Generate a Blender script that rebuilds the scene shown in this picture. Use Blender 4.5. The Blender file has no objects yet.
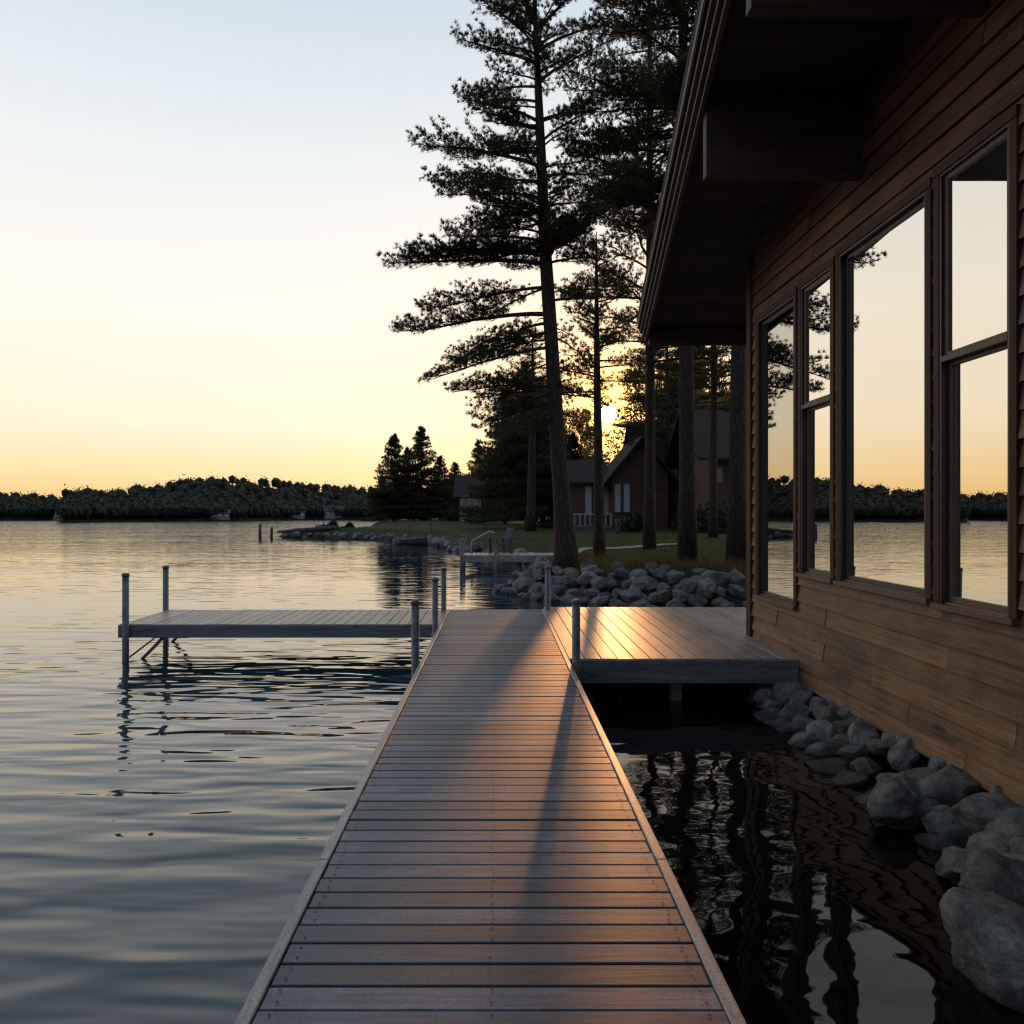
import bpy, bmesh, math, random
import numpy as np
from mathutils import Vector, Matrix, noise

random.seed(7)
RNG = np.random.default_rng(7)
SC = bpy.context.scene
COL = SC.collection
R = math.radians
F = 740.0          # focal length in pixels
CAMZ = 2.1         # eye height above the lake
VPX = 497.0        # vanishing point of the dock
VPY = 512.0

def px(x, y, Y):
    """world X, Z of something seen at pixel x, y at distance Y (only used to survey the site)"""
    return (x - VPX) / F * Y, CAMZ - (y - VPY) / F * Y

def lin(r, g, b):
    def c(v):
        v /= 255.0
        return v / 12.92 if v <= 0.04045 else ((v + 0.055) / 1.055) ** 2.4
    return (c(r), c(g), c(b), 1.0)

# ------------------------------------------------------------------ object helpers
def tag(o, label=None, cat=None, group=None, kind=None):
    if label: o['label'] = label
    if cat: o['category'] = cat
    if group: o['group'] = group
    if kind: o['kind'] = kind
    return o

def thing(name, label, cat, loc=(0, 0, 0), rotz=0.0, group=None):
    o = bpy.data.objects.new(name, None)
    o.empty_display_size = 0.2
    COL.objects.link(o)
    o.location = loc
    o.rotation_euler = (0, 0, rotz)
    return tag(o, label, cat, group)

def dup(root, loc, rotz=0.0, scale=None, label=None, group=None, rot=None):
    c = root.copy(); COL.objects.link(c)
    c.location = loc
    c.rotation_euler = rot if rot is not None else (0, 0, rotz)
    if scale is not None: c.scale = scale if hasattr(scale, '__len__') else (scale,) * 3
    if label: c['label'] = label
    if group: c['group'] = group
    for ch in list(root.children):
        d = ch.copy(); COL.objects.link(d); d.parent = c
        for g in list(ch.children):
            e = g.copy(); COL.objects.link(e); e.parent = d
    return c

class MB:
    """collects boxes, bars and tubes into one mesh"""
    def __init__(self):
        self.v = []; self.f = []; self.m = []; self.sm = []
    def add(self, verts, faces, mat=0, smooth=False):
        b = len(self.v)
        self.v.extend([tuple(p) for p in verts])
        for f in faces:
            self.f.append(tuple(b + i for i in f)); self.m.append(mat); self.sm.append(smooth)
    def box(self, x0, x1, y0, y1, z0, z1, mat=0, bev=0.0):
        if bev <= 0:
            vs = [(x0,y0,z0),(x1,y0,z0),(x1,y1,z0),(x0,y1,z0),(x0,y0,z1),(x1,y0,z1),(x1,y1,z1),(x0,y1,z1)]
            fs = [(0,3,2,1),(4,5,6,7),(0,1,5,4),(1,2,6,5),(2,3,7,6),(3,0,4,7)]
            self.add(vs, fs, mat); return
        bm = bmesh.new()
        r = bmesh.ops.create_cube(bm, size=1.0)
        for v in bm.verts:
            v.co = Vector(((x0+x1)/2 + v.co.x*(x1-x0), (y0+y1)/2 + v.co.y*(y1-y0), (z0+z1)/2 + v.co.z*(z1-z0)))
        bmesh.ops.bevel(bm, geom=list(bm.edges), offset=bev, segments=1, affect='EDGES')
        self.bm(bm, mat)
    def bm(self, bm, mat=0, smooth=False, M=None):
        bm.verts.index_update()
        vs = [(M @ v.co) if M else v.co.copy() for v in bm.verts]
        fs = [tuple(v.index for v in f.verts) for f in bm.faces]
        self.add(vs, fs, mat, smooth); bm.free()
    def prism(self, pts2, y0, y1, axis='y', mat=0):
        """polygon extruded along an axis; pts2 are the two other coordinates"""
        n = len(pts2)
        def P(a, b, t):
            return (a, t, b) if axis == 'y' else ((t, a, b) if axis == 'x' else (a, b, t))
        vs = [P(a, b, y0) for a, b in pts2] + [P(a, b, y1) for a, b in pts2]
        fs = [tuple(range(n)), tuple(range(2*n-1, n-1, -1))]
        for i in range(n):
            j = (i+1) % n
            fs.append((i, i+n, j+n, j))
        self.add(vs, fs, mat)
    def tube(self, pts, rads, seg=8, mat=0, cap=True, smooth=True):
        pts = [Vector(p) for p in pts]
        if not hasattr(rads, '__len__'): rads = [rads]*len(pts)
        rings = []
        n = len(pts)
        up = Vector((0.13, 0.97, 0.2))
        for i, p in enumerate(pts):
            d = (pts[min(i+1, n-1)] - pts[max(i-1, 0)]).normalized()
            a = d.cross(up)
            if a.length < 1e-3: a = d.cross(Vector((1, 0, 0)))
            a.normalize(); b = d.cross(a).normalized()
            rings.append([p + (a*math.cos(t) + b*math.sin(t))*rads[i] for t in [2*math.pi*k/seg for k in range(seg)]])
        vs = [q for r in rings for q in r]; fs = []
        for i in range(n-1):
            for k in range(seg):
                k2 = (k+1) % seg
                fs.append((i*seg+k, i*seg+k2, (i+1)*seg+k2, (i+1)*seg+k))
        if cap:
            fs.append(tuple(range(seg-1, -1, -1))); fs.append(tuple((n-1)*seg + k for k in range(seg)))
        self.add(vs, fs, mat, smooth)
    def build(self, name, mats, parent=None, world=True):
        if not isinstance(mats, (list, tuple)): mats = [mats]
        me = bpy.data.meshes.new(name)
        off = Vector((0, 0, 0))
        if parent is not None and world:
            q = parent
            while q is not None:
                off += Vector(q.location); q = q.parent
        me.from_pydata([(x-off.x, y-off.y, z-off.z) for x, y, z in self.v], [], self.f)
        for m in mats: me.materials.append(m)
        me.polygons.foreach_set('material_index', self.m)
        me.polygons.foreach_set('use_smooth', self.sm)
        me.update()
        bm = bmesh.new(); bm.from_mesh(me)
        bmesh.ops.recalc_face_normals(bm, faces=bm.faces)
        bm.to_mesh(me); bm.free()
        o = bpy.data.objects.new(name, me); COL.objects.link(o)
        o.parent = parent
        return o

def raw_mesh(name, V, nper, mat, parent=None, kind=None):
    """numpy soup: V is (N, nper, 3)"""
    N = len(V)
    me = bpy.data.meshes.new(name)
    me.vertices.add(N*nper); me.loops.add(N*nper); me.polygons.add(N)
    me.vertices.foreach_set('co', np.ascontiguousarray(V, dtype=np.float32).ravel())
    me.loops.foreach_set('vertex_index', np.arange(N*nper, dtype=np.int32))
    me.polygons.foreach_set('loop_start', np.arange(0, N*nper, nper, dtype=np.int32))
    me.polygons.foreach_set('loop_total', np.full(N, nper, dtype=np.int32))
    me.update(calc_edges=True); me.validate()
    me.materials.append(mat)
    o = bpy.data.objects.new(name, me); COL.objects.link(o); o.parent = parent
    if kind: o['kind'] = kind
    return o

# ------------------------------------------------------------------ materials
def new_mat(name):
    m = bpy.data.materials.new(name); m.use_nodes = True
    nt = m.node_tree
    return m, nt, nt.nodes, nt.links, nt.nodes['Principled BSDF']

def nd(N, t, **kw):
    n = N.new(t)
    for k, v in kw.items():
        if k in n.inputs: n.inputs[k].default_value = v
        else: setattr(n, k, v)
    return n

def ramp(N, stops, interp='LINEAR'):
    r = N.new('ShaderNodeValToRGB'); r.color_ramp.interpolation = interp
    e = r.color_ramp.elements
    while len(e) < len(stops): e.new(0.5)
    for k, (p, c) in enumerate(stops):
        e[k].position = p; e[k].color = c if len(c) == 4 else (*c, 1)
    return r

def math_n(N, L, op, a, b=None):
    n = N.new('ShaderNodeMath'); n.operation = op
    for k, s in enumerate((a, b)):
        if s is None: continue
        if hasattr(s, 'is_output'): L.new(s, n.inputs[k])
        else: n.inputs[k].default_value = s
    return n.outputs[0]

def mixc(N, L, fac, a, b, bt='MIX'):
    n = N.new('ShaderNodeMix'); n.data_type = 'RGBA'; n.blend_type = bt
    for s, idx in ((fac, 0), (a, 6), (b, 7)):
        if hasattr(s, 'is_output'): L.new(s, n.inputs[idx])
        else: n.inputs[idx].default_value = s
    return n.outputs[2]

def wood(name, dark, light, axis, rough=0.55, var=0.5, grain=42.0, bump=0.25, knots=0.6, stain=None, spec=0.4, coarse=2.2, eave_shade=False):
    m, nt, N, L, B = new_mat(name)
    tc = N.new('ShaderNodeTexCoord'); geo = N.new('ShaderNodeNewGeometry')
    off = N.new('ShaderNodeVectorMath'); off.operation = 'SCALE'
    off.inputs[0].default_value = (17.0, 31.0, 11.0)
    L.new(geo.outputs['Random Per Island'], off.inputs['Scale'])
    add = N.new('ShaderNodeVectorMath'); add.operation = 'ADD'
    L.new(tc.outputs['Object'], add.inputs[0]); L.new(off.outputs[0], add.inputs[1])
    def mapped(sc_long, sc_cross):
        mp = N.new('ShaderNodeMapping')
        s = [sc_cross]*3; s['xyz'.index(axis)] = sc_long
        mp.inputs['Scale'].default_value = s
        L.new(add.outputs[0], mp.inputs['Vector']); return mp.outputs[0]
    g = nd(N, 'ShaderNodeTexNoise', Scale=1.0, Detail=5.0, Roughness=0.62, Distortion=0.6); L.new(mapped(coarse, grain), g.inputs['Vector'])
    g2 = nd(N, 'ShaderNodeTexNoise', Scale=1.0, Detail=3.0, Roughness=0.6); L.new(mapped(0.9, 5.0), g2.inputs['Vector'])
    vor = nd(N, 'ShaderNodeTexVoronoi', Scale=1.0); L.new(mapped(1.6, 5.0), vor.inputs['Vector'])
    kn = ramp(N, [(0.0, (1, 1, 1)), (0.10, (0.7, 0.7, 0.7)), (0.17, (0, 0, 0))]); L.new(vor.outputs['Distance'], kn.inputs[0])
    t = math_n(N, L, 'ADD', math_n(N, L, 'MULTIPLY', g.outputs[0], 0.65), math_n(N, L, 'MULTIPLY', g2.outputs[0], 0.5))
    cr = ramp(N, [(0.40, dark), (0.76, light)]); L.new(t, cr.inputs[0])
    # board to board variation
    rv = N.new('ShaderNodeMapRange'); rv.inputs['To Min'].default_value = 1 - var*0.6; rv.inputs['To Max'].default_value = 1 + var*0.45
    L.new(geo.outputs['Random Per Island'], rv.inputs['Value'])
    vm = N.new('ShaderNodeVectorMath'); vm.operation = 'SCALE'; L.new(cr.outputs[0], vm.inputs[0]); L.new(rv.outputs[0], vm.inputs['Scale'])
    col = mixc(N, L, math_n(N, L, 'MULTIPLY', kn.outputs[0], knots), vm.outputs[0], tuple(c*0.35 for c in dark[:3]) + (1,))
    n3 = nd(N, 'ShaderNodeTexNoise', Scale=70.0, Detail=3.0, Roughness=0.7); L.new(add.outputs[0], n3.inputs['Vector'])
    r3 = ramp(N, [(0.35, (0.68, 0.68, 0.68)), (0.62, (1.14, 1.14, 1.14))]); L.new(n3.outputs[0], r3.inputs[0])
    col = mixc(N, L, 1.0, col, r3.outputs[0], 'MULTIPLY')
    if stain:   # blotches: damp, bleaching, dirt
        st = nd(N, 'ShaderNodeTexNoise', Scale=stain[1], Detail=5.0, Roughness=0.65); L.new(tc.outputs['Object'], st.inputs['Vector'])
        sr = ramp(N, [(0.42, (0, 0, 0)), (0.70, (1, 1, 1))]); L.new(st.outputs[0], sr.inputs[0])
        col = mixc(N, L, math_n(N, L, 'MULTIPLY', sr.outputs[0], stain[2]), col, stain[0])
    if eave_shade:   # shade of the eaves painted into the board colour, darker towards the soffit
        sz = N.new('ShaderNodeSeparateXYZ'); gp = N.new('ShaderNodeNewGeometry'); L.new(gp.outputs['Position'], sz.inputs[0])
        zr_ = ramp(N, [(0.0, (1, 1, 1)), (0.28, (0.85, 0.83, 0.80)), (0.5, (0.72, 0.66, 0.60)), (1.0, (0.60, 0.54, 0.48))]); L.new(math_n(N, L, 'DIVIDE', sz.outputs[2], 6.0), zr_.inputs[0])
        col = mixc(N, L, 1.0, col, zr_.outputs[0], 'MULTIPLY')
    L.new(col, B.inputs['Base Color'])
    B.inputs['Specular IOR Level'].default_value = spec
    rr = N.new('ShaderNodeMapRange'); rr.inputs['To Min'].default_value = rough - 0.12; rr.inputs['To Max'].default_value = rough + 0.16
    L.new(t, rr.inputs['Value']); L.new(rr.outputs[0], B.inputs['Roughness'])
    bp = nd(N, 'ShaderNodeBump', Strength=bump, Distance=0.006)
    L.new(math_n(N, L, 'SUBTRACT', t, math_n(N, L, 'MULTIPLY', kn.outputs[0], 0.3)), bp.inputs['Height']); L.new(bp.outputs[0], B.inputs['Normal'])
    return m

def noisy(name, c0, c1, scale=4.0, rough=0.8, bump=0.3, dist=0.02, spec=0.3, metallic=0.0, island=0.0, detail=5.0):
    m, nt, N, L, B = new_mat(name)
    tc = N.new('ShaderNodeTexCoord')
    n1 = nd(N, 'ShaderNodeTexNoise', Scale=scale, Detail=detail, Roughness=0.62); L.new(tc.outputs['Object'], n1.inputs['Vector'])
    cr = ramp(N, [(0.32, c0), (0.70, c1)]); L.new(n1.outputs[0], cr.inputs[0])
    col = cr.outputs[0]
    if island:
        geo = N.new('ShaderNodeNewGeometry')
        rv = N.new('ShaderNodeMapRange'); rv.inputs['To Min'].default_value = 1-island; rv.inputs['To Max'].default_value = 1+island
        L.new(geo.outputs['Random Per Island'], rv.inputs['Value'])
        vm = N.new('ShaderNodeVectorMath'); vm.operation = 'SCALE'; L.new(col, vm.inputs[0]); L.new(rv.outputs[0], vm.inputs['Scale'])
        col = vm.outputs[0]
    L.new(col, B.inputs['Base Color'])
    B.inputs['Roughness'].default_value = rough; B.inputs['Specular IOR Level'].default_value = spec; B.inputs['Metallic'].default_value = metallic
    if bump:
        n2 = nd(N, 'ShaderNodeTexNoise', Scale=scale*4, Detail=4.0); L.new(tc.outputs['Object'], n2.inputs['Vector'])
        bp = nd(N, 'ShaderNodeBump', Strength=bump, Distance=dist); L.new(n2.outputs[0], bp.inputs['Height']); L.new(bp.outputs[0], B.inputs['Normal'])
    return m

def foliage(name, c0, c1, trans=0.35, tcol=None, rough=0.6, scale=0.8, isl=0.4):
    m, nt, N, L, B = new_mat(name)
    geo = N.new('ShaderNodeNewGeometry'); tc = N.new('ShaderNodeTexCoord')
    n1 = nd(N, 'ShaderNodeTexNoise', Scale=scale, Detail=3.0); L.new(tc.outputs['Object'], n1.inputs['Vector'])
    v = math_n(N, L, 'ADD', math_n(N, L, 'MULTIPLY', n1.outputs[0], 1-isl), math_n(N, L, 'MULTIPLY', geo.outputs['Random Per Island'], isl))
    cr = ramp(N, [(0.25, c0), (0.75, c1)]); L.new(v, cr.inputs[0])
    L.new(cr.outputs[0], B.inputs['Base Color'])
    B.inputs['Roughness'].default_value = rough; B.inputs['Specular IOR Level'].default_value = 0.25
    tr = N.new('ShaderNodeBsdfTranslucent')
    if tcol: tr.inputs[0].default_value = tcol
    else: L.new(cr.outputs[0], tr.inputs[0])
    ms = N.new('ShaderNodeMixShader'); ms.inputs[0].default_value = trans
    L.new(B.outputs[0], ms.inputs[1]); L.new(tr.outputs[0], ms.inputs[2])
    L.new(ms.outputs[0], N['Material Output'].inputs['Surface'])
    return m

M = {}
M['dock'] = wood('weathered_grey_decking', (0.034, 0.041, 0.050), (0.185, 0.21, 0.245), 'x', rough=0.44, var=0.8, stain=((0.062, 0.066, 0.072, 1), 1.7, 0.6), spec=0.5, bump=0.22)
M['deck'] = wood('weathered_tan_decking', (0.21, 0.15, 0.112), (0.58, 0.45, 0.35), 'y', rough=0.40, var=0.45, bump=0.14, stain=((0.13, 0.10, 0.08, 1), 1.6, 0.5), spec=0.5)
M['trim'] = wood('dock_edge_wood', (0.20, 0.165, 0.135), (0.52, 0.44, 0.37), 'y', rough=0.36, var=0.3, bump=0.12)
M['fascia_x'] = wood('dock_fascia_wood', (0.10, 0.10, 0.10), (0.27, 0.27, 0.265), 'x', rough=0.5, var=0.3)
M['siding'] = wood('brown_stained_siding', (0.050, 0.022, 0.010), (0.36, 0.170, 0.078), 'y', rough=0.5, var=0.55, grain=44, knots=0.95, stain=((0.36, 0.20, 0.10, 1), 1.8, 0.45), spec=0.35, bump=1.0, coarse=1.4, eave_shade=True)
M['casing'] = wood('brown_window_casing', (0.035, 0.016, 0.007), (0.12, 0.055, 0.026), 'z', rough=0.6, spec=0.2, var=0.25, grain=40, eave_shade=False)
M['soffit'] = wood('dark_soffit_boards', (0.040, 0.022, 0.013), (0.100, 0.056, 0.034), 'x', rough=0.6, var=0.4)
M['rake'] = wood('eave_fascia_wood', (0.08, 0.045, 0.027), (0.20, 0.12, 0.075), 'y', rough=0.5, var=0.3)
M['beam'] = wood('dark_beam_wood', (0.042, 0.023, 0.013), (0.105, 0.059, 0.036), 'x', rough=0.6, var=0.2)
M['steel'] = noisy('galvanised_post', (0.09, 0.09, 0.092, 1), (0.22, 0.215, 0.21, 1), scale=9, rough=0.5, bump=0.12, dist=0.004, metallic=0.35, spec=0.5)
M['screw'] = noisy('screw_heads', (0.03, 0.025, 0.02, 1), (0.05, 0.04, 0.03, 1), scale=30, rough=0.6, bump=0)
M['bronze'] = noisy('dark_bronze_frame', (0.022, 0.017, 0.013, 1), (0.05, 0.037, 0.028, 1), scale=12, rough=0.38, bump=0.05, spec=0.5)
M['sash'] = wood('brown_sash_wood', (0.09, 0.05, 0.028), (0.17, 0.10, 0.06), 'y', rough=0.42, var=0.2)
M['concrete'] = noisy('foundation_concrete', (0.06, 0.055, 0.05, 1), (0.14, 0.13, 0.12, 1), scale=5)
M['shingle'] = noisy('asphalt_shingles', (0.026, 0.016, 0.011, 1), (0.066, 0.042, 0.029, 1), scale=6, rough=0.9, bump=0.5)
M['bark'] = None

def rock_mat(name, a, b, c):
    m, nt, N, L, B = new_mat(name)
    tc = N.new('ShaderNodeTexCoord'); oi = N.new('ShaderNodeObjectInfo')
    add = N.new('ShaderNodeVectorMath'); add.operation = 'ADD'
    sc_ = N.new('ShaderNodeVectorMath'); sc_.operation = 'SCALE'; sc_.inputs[0].default_value = (37, 19, 53)
    L.new(oi.outputs['Random'], sc_.inputs['Scale']); L.new(tc.outputs['Object'], add.inputs[0]); L.new(sc_.outputs[0], add.inputs[1])
    n1 = nd(N, 'ShaderNodeTexNoise', Scale=1.6, Detail=7.0, Roughness=0.65); L.new(add.outputs[0], n1.inputs['Vector'])
    n2 = nd(N, 'ShaderNodeTexNoise', Scale=14.0, Detail=6.0, Roughness=0.7); L.new(add.outputs[0], n2.inputs['Vector'])
    cr = ramp(N, [(0.30, a), (0.52, b), (0.74, c)]); L.new(n1.outputs[0], cr.inputs[0])
    sp = ramp(N, [(0.35, (0.55, 0.55, 0.55)), (0.65, (1.15, 1.15, 1.15))]); L.new(n2.outputs[0], sp.inputs[0])
    col = mixc(N, L, 1.0, cr.outputs[0], sp.outputs[0], 'MULTIPLY')
    rv = N.new('ShaderNodeMapRange'); rv.inputs['To Min'].default_value = 0.6; rv.inputs['To Max'].default_value = 1.3
    L.new(oi.outputs['Random'], rv.inputs['Value'])
    vm = N.new('ShaderNodeVectorMath'); vm.operation = 'SCALE'; L.new(col, vm.inputs[0]); L.new(rv.outputs[0], vm.inputs['Scale'])
    # wet dark band at the waterline
    geo = N.new('ShaderNodeNewGeometry'); sx = N.new('ShaderNodeSeparateXYZ'); L.new(geo.outputs['Position'], sx.inputs[0])
    zz = math_n(N, L, 'ADD', sx.outputs[2], math_n(N, L, 'MULTIPLY', n1.outputs[0], 0.08))
    wet = N.new('ShaderNodeMapRange'); wet.inputs['From Min'].default_value = 0.07; wet.inputs['From Max'].default_value = 0.15
    wet.inputs['To Min'].default_value = 0.35; wet.inputs['To Max'].default_value = 1.0
    L.new(zz, wet.inputs['Value'])
    vm2 = N.new('ShaderNodeVectorMath'); vm2.operation = 'SCALE'; L.new(vm.outputs[0], vm2.inputs[0]); L.new(wet.outputs[0], vm2.inputs['Scale'])
    L.new(vm2.outputs[0], B.inputs['Base Color'])
    rg = N.new('ShaderNodeMapRange'); rg.inputs['From Min'].default_value = 0.35; rg.inputs['From Max'].default_value = 1.0
    rg.inputs['To Min'].default_value = 0.3; rg.inputs['To Max'].default_value = 0.82
    L.new(wet.outputs[0], rg.inputs['Value']); L.new(rg.outputs[0], B.inputs['Roughness'])
    bp = nd(N, 'ShaderNodeBump', Strength=0.8, Distance=0.035); L.new(n2.outputs[0], bp.inputs['Height']); L.new(bp.outputs[0], B.inputs['Normal'])
    return m
M['rock'] = rock_mat('grey_granite', (0.095, 0.082, 0.068, 1), (0.235, 0.208, 0.176, 1), (0.43, 0.38, 0.315, 1))

def bark_mat():
    m, nt, N, L, B = new_mat('pine_bark')
    tc = N.new('ShaderNodeTexCoord'); mp = N.new('ShaderNodeMapping'); mp.inputs['Scale'].default_value = (14, 14, 2.6)
    L.new(tc.outputs['Object'], mp.inputs[0])
    n1 = nd(N, 'ShaderNodeTexVoronoi', Scale=1.0); n1.feature = 'DISTANCE_TO_EDGE'
    n2 = nd(N, 'ShaderNodeTexNoise', Scale=1.6, Detail=5.0); L.new(mp.outputs[0], n2.inputs['Vector'])
    ad = N.new('ShaderNodeVectorMath'); ad.operation = 'ADD'; L.new(mp.outputs[0], ad.inputs[0]); L.new(n2.outputs['Color'], ad.inputs[1])
    L.new(ad.outputs[0], n1.inputs['Vector'])
    cr = ramp(N, [(0.0, (0.018, 0.012, 0.009)), (0.15, (0.07, 0.048, 0.036)), (0.5, (0.14, 0.10, 0.078))]); L.new(n1.outputs['Distance'], cr.inputs[0])
    L.new(mixc(N, L, n2.outputs[0], cr.outputs[0], (0.06, 0.042, 0.034, 1)), B.inputs['Base Color'])
    B.inputs['Roughness'].default_value = 0.9; B.inputs['Specular IOR Level'].default_value = 0.15
    bp = nd(N, 'ShaderNodeBump', Strength=0.9, Distance=0.03); L.new(n1.outputs['Distance'], bp.inputs['Height']); L.new(bp.outputs[0], B.inputs['Normal'])
    return m
M['bark'] = bark_mat()
M['needle'] = foliage('pine_needles', (0.016, 0.024, 0.010, 1), (0.050, 0.062, 0.024, 1), 0.20, (0.15, 0.12, 0.035, 1))
M['spruce'] = foliage('spruce_needles', (0.018, 0.028, 0.014, 1), (0.055, 0.070, 0.030, 1), 0.18, (0.12, 0.10, 0.03, 1))
M['leaf'] = foliage('tree_leaves', (0.035, 0.045, 0.014, 1), (0.095, 0.095, 0.032, 1), 0.45, (0.30, 0.19, 0.04, 1))
M['bush'] = foliage('bush_leaves', (0.018, 0.030, 0.012, 1), (0.05, 0.065, 0.024, 1), 0.25)
M['farwood'] = foliage('far_forest_leaves', (0.011, 0.013, 0.006, 1), (0.032, 0.031, 0.013, 1), 0.12, None, scale=0.16, isl=0.10)
M['grass'] = foliage('grass_blades', (0.030, 0.050, 0.012, 1), (0.095, 0.105, 0.030, 1), 0.35, (0.15, 0.13, 0.03, 1))
M['weed'] = foliage('bank_weeds', (0.05, 0.045, 0.015, 1), (0.14, 0.085, 0.035, 1), 0.35, (0.20, 0.11, 0.03, 1))

def glass_mat():
    m, nt, N, L, B = new_mat('reflective_window_glass')
    gl = N.new('ShaderNodeBsdfGlossy'); gl.inputs['Color'].default_value = (0.82, 0.78, 0.71, 1); gl.inputs['Roughness'].default_value = 0.004
    df = N.new('ShaderNodeBsdfDiffuse'); df.inputs['Color'].default_value = (0.008, 0.007, 0.006, 1)
    fr = nd(N, 'ShaderNodeFresnel', IOR=1.9)
    mr = N.new('ShaderNodeMapRange'); mr.inputs['To Min'].default_value = 0.52; mr.inputs['To Max'].default_value = 1.0
    L.new(fr.outputs[0], mr.inputs['Value'])
    tc = N.new('ShaderNodeTexCoord')
    n1 = nd(N, 'ShaderNodeTexNoise', Scale=0.9, Detail=1.0); L.new(tc.outputs['Object'], n1.inputs['Vector'])
    bp = nd(N, 'ShaderNodeBump', Strength=0.25, Distance=0.006); L.new(n1.outputs[0], bp.inputs['Height']); L.new(bp.outputs[0], gl.inputs['Normal'])
    ms = N.new('ShaderNodeMixShader'); L.new(mr.outputs[0], ms.inputs[0]); L.new(df.outputs[0], ms.inputs[1]); L.new(gl.outputs[0], ms.inputs[2])
    L.new(ms.outputs[0], N['Material Output'].inputs['Surface'])
    return m
M['glass'] = glass_mat()

def water_mat():
    m, nt, N, L, B = new_mat('lake_water')
    tc = N.new('ShaderNodeTexCoord')
    sx = N.new('ShaderNodeSeparateXYZ'); L.new(tc.outputs['Object'], sx.inputs[0])
    # sheltered water between the dock and the cabin is calmer
    sh = N.new('ShaderNodeMapRange'); sh.interpolation_type = 'SMOOTHSTEP'
    sh.inputs['From Min'].default_value = -0.6; sh.inputs['From Max'].default_value = 1.6
    L.new(sx.outputs[0], sh.inputs['Value'])
    farm = N.new('ShaderNodeMapRange'); farm.inputs['From Min'].default_value = 8.0; farm.inputs['From Max'].default_value = 14.0
    L.new(sx.outputs[1], farm.inputs['Value'])
    shel = math_n(N, L, 'MULTIPLY', sh.outputs[0], math_n(N, L, 'SUBTRACT', 1.0, farm.outputs[0]))
    grp = bpy.data.node_groups.new('wave_height', 'ShaderNodeTree')
    grp.interface.new_socket('Vector', in_out='INPUT', socket_type='NodeSocketVector')
    grp.interface.new_socket('Shelter', in_out='INPUT', socket_type='NodeSocketFloat')
    grp.interface.new_socket('Height', in_out='OUTPUT', socket_type='NodeSocketFloat')
    gN, gL = grp.nodes, grp.links
    gi = gN.new('NodeGroupInput'); go = gN.new('NodeGroupOutput')
    def wave(scale, rot, detail=2.0, dist=0.4):
        mp = gN.new('ShaderNodeMapping'); mp.inputs['Scale'].default_value = scale; mp.inputs['Rotation'].default_value = (0, 0, R(rot))
        gL.new(gi.outputs[0], mp.inputs[0])
        n = nd(gN, 'ShaderNodeTexNoise', Scale=1.0, Detail=detail, Roughness=0.5, Distortion=dist); gL.new(mp.outputs[0], n.inputs['Vector'])
        return n.outputs[0]
    mul = lambda a, b_: math_n(gN, gL, 'MULTIPLY', a, b_)
    add = lambda a, b_: math_n(gN, gL, 'ADD', a, b_)
    opena = add(add(mul(wave((0.85, 3.3, 1), 5, 1.0, 0.4), W_A1), mul(wave((1.9, 6.2, 1), -7, 1.0, 0.3), W_A2)), mul(wave((0.18, 0.6, 1), 3, 1.0, 0.2), W_A3))
    gr = ramp(gN, [(0.36, (0.55, 0.55, 0.55)), (0.62, (1, 1, 1))]); gL.new(wave((0.05, 0.14, 1), 0, 1.0, 0.0), gr.inputs[0])
    opena = mul(opena, gr.outputs[0])
    sy = gN.new('ShaderNodeSeparateXYZ'); gL.new(gi.outputs[0], sy.inputs[0])
    nr = gN.new('ShaderNodeMapRange'); nr.inputs['From Min'].default_value = 4.0; nr.inputs['From Max'].default_value = 16.0; nr.inputs['To Min'].default_value = 2.0; nr.inputs['To Max'].default_value = 0.50
    gL.new(sy.outputs[1], nr.inputs['Value']); fr_ = gN.new('ShaderNodeMapRange'); fr_.inputs['From Min'].default_value = 35.0; fr_.inputs['From Max'].default_value = 130.0; fr_.inputs['To Min'].default_value = 1.0; fr_.inputs['To Max'].default_value = 4.0
    gL.new(sy.outputs[1], fr_.inputs['Value']); opena = mul(mul(opena, nr.outputs[0]), fr_.outputs[0])
    calm = add(mul(wave((1.2, 1.6, 1), 20, 0.0, 0.4), 0.016), mul(wave((4.2, 6.0, 1), -30, 1.0, 0.3), 0.0026))
    mxh = gN.new('ShaderNodeMix'); gL.new(gi.outputs[1], mxh.inputs[0]); gL.new(opena, mxh.inputs[2]); gL.new(calm, mxh.inputs[3])
    gL.new(mxh.outputs[0], go.inputs[0])
    EPS = 0.012
    def height(off):
        v = N.new('ShaderNodeVectorMath'); v.operation = 'ADD'; L.new(tc.outputs['Object'], v.inputs[0]); v.inputs[1].default_value = off
        g_ = N.new('ShaderNodeGroup'); g_.node_tree = grp; L.new(v.outputs[0], g_.inputs[0]); L.new(shel, g_.inputs[1]); return g_.outputs[0]
    h0, hx_, hy_ = height((0, 0, 0)), height((EPS, 0, 0)), height((0, EPS, 0))
    cx = N.new('ShaderNodeCombineXYZ')
    L.new(math_n(N, L, 'MULTIPLY', math_n(N, L, 'SUBTRACT', h0, hx_), 1/EPS), cx.inputs[0])
    L.new(math_n(N, L, 'MULTIPLY', math_n(N, L, 'SUBTRACT', h0, hy_), 1/EPS), cx.inputs[1])
    cx.inputs[2].default_value = 1.0
    nn = N.new('ShaderNodeVectorMath'); nn.operation = 'NORMALIZE'; L.new(cx.outputs[0], nn.inputs[0])
    L.new(nn.outputs[0], B.inputs['Normal'])
    nb = nd(N, 'ShaderNodeTexNoise', Scale=2.2, Detail=4.0); L.new(tc.outputs['Object'], nb.inputs['Vector'])
    shal = ramp(N, [(0.40, (0.0035, 0.003, 0.0025)), (0.75, (0.009, 0.006, 0.004))]); L.new(nb.outputs[0], shal.inputs[0])
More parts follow.
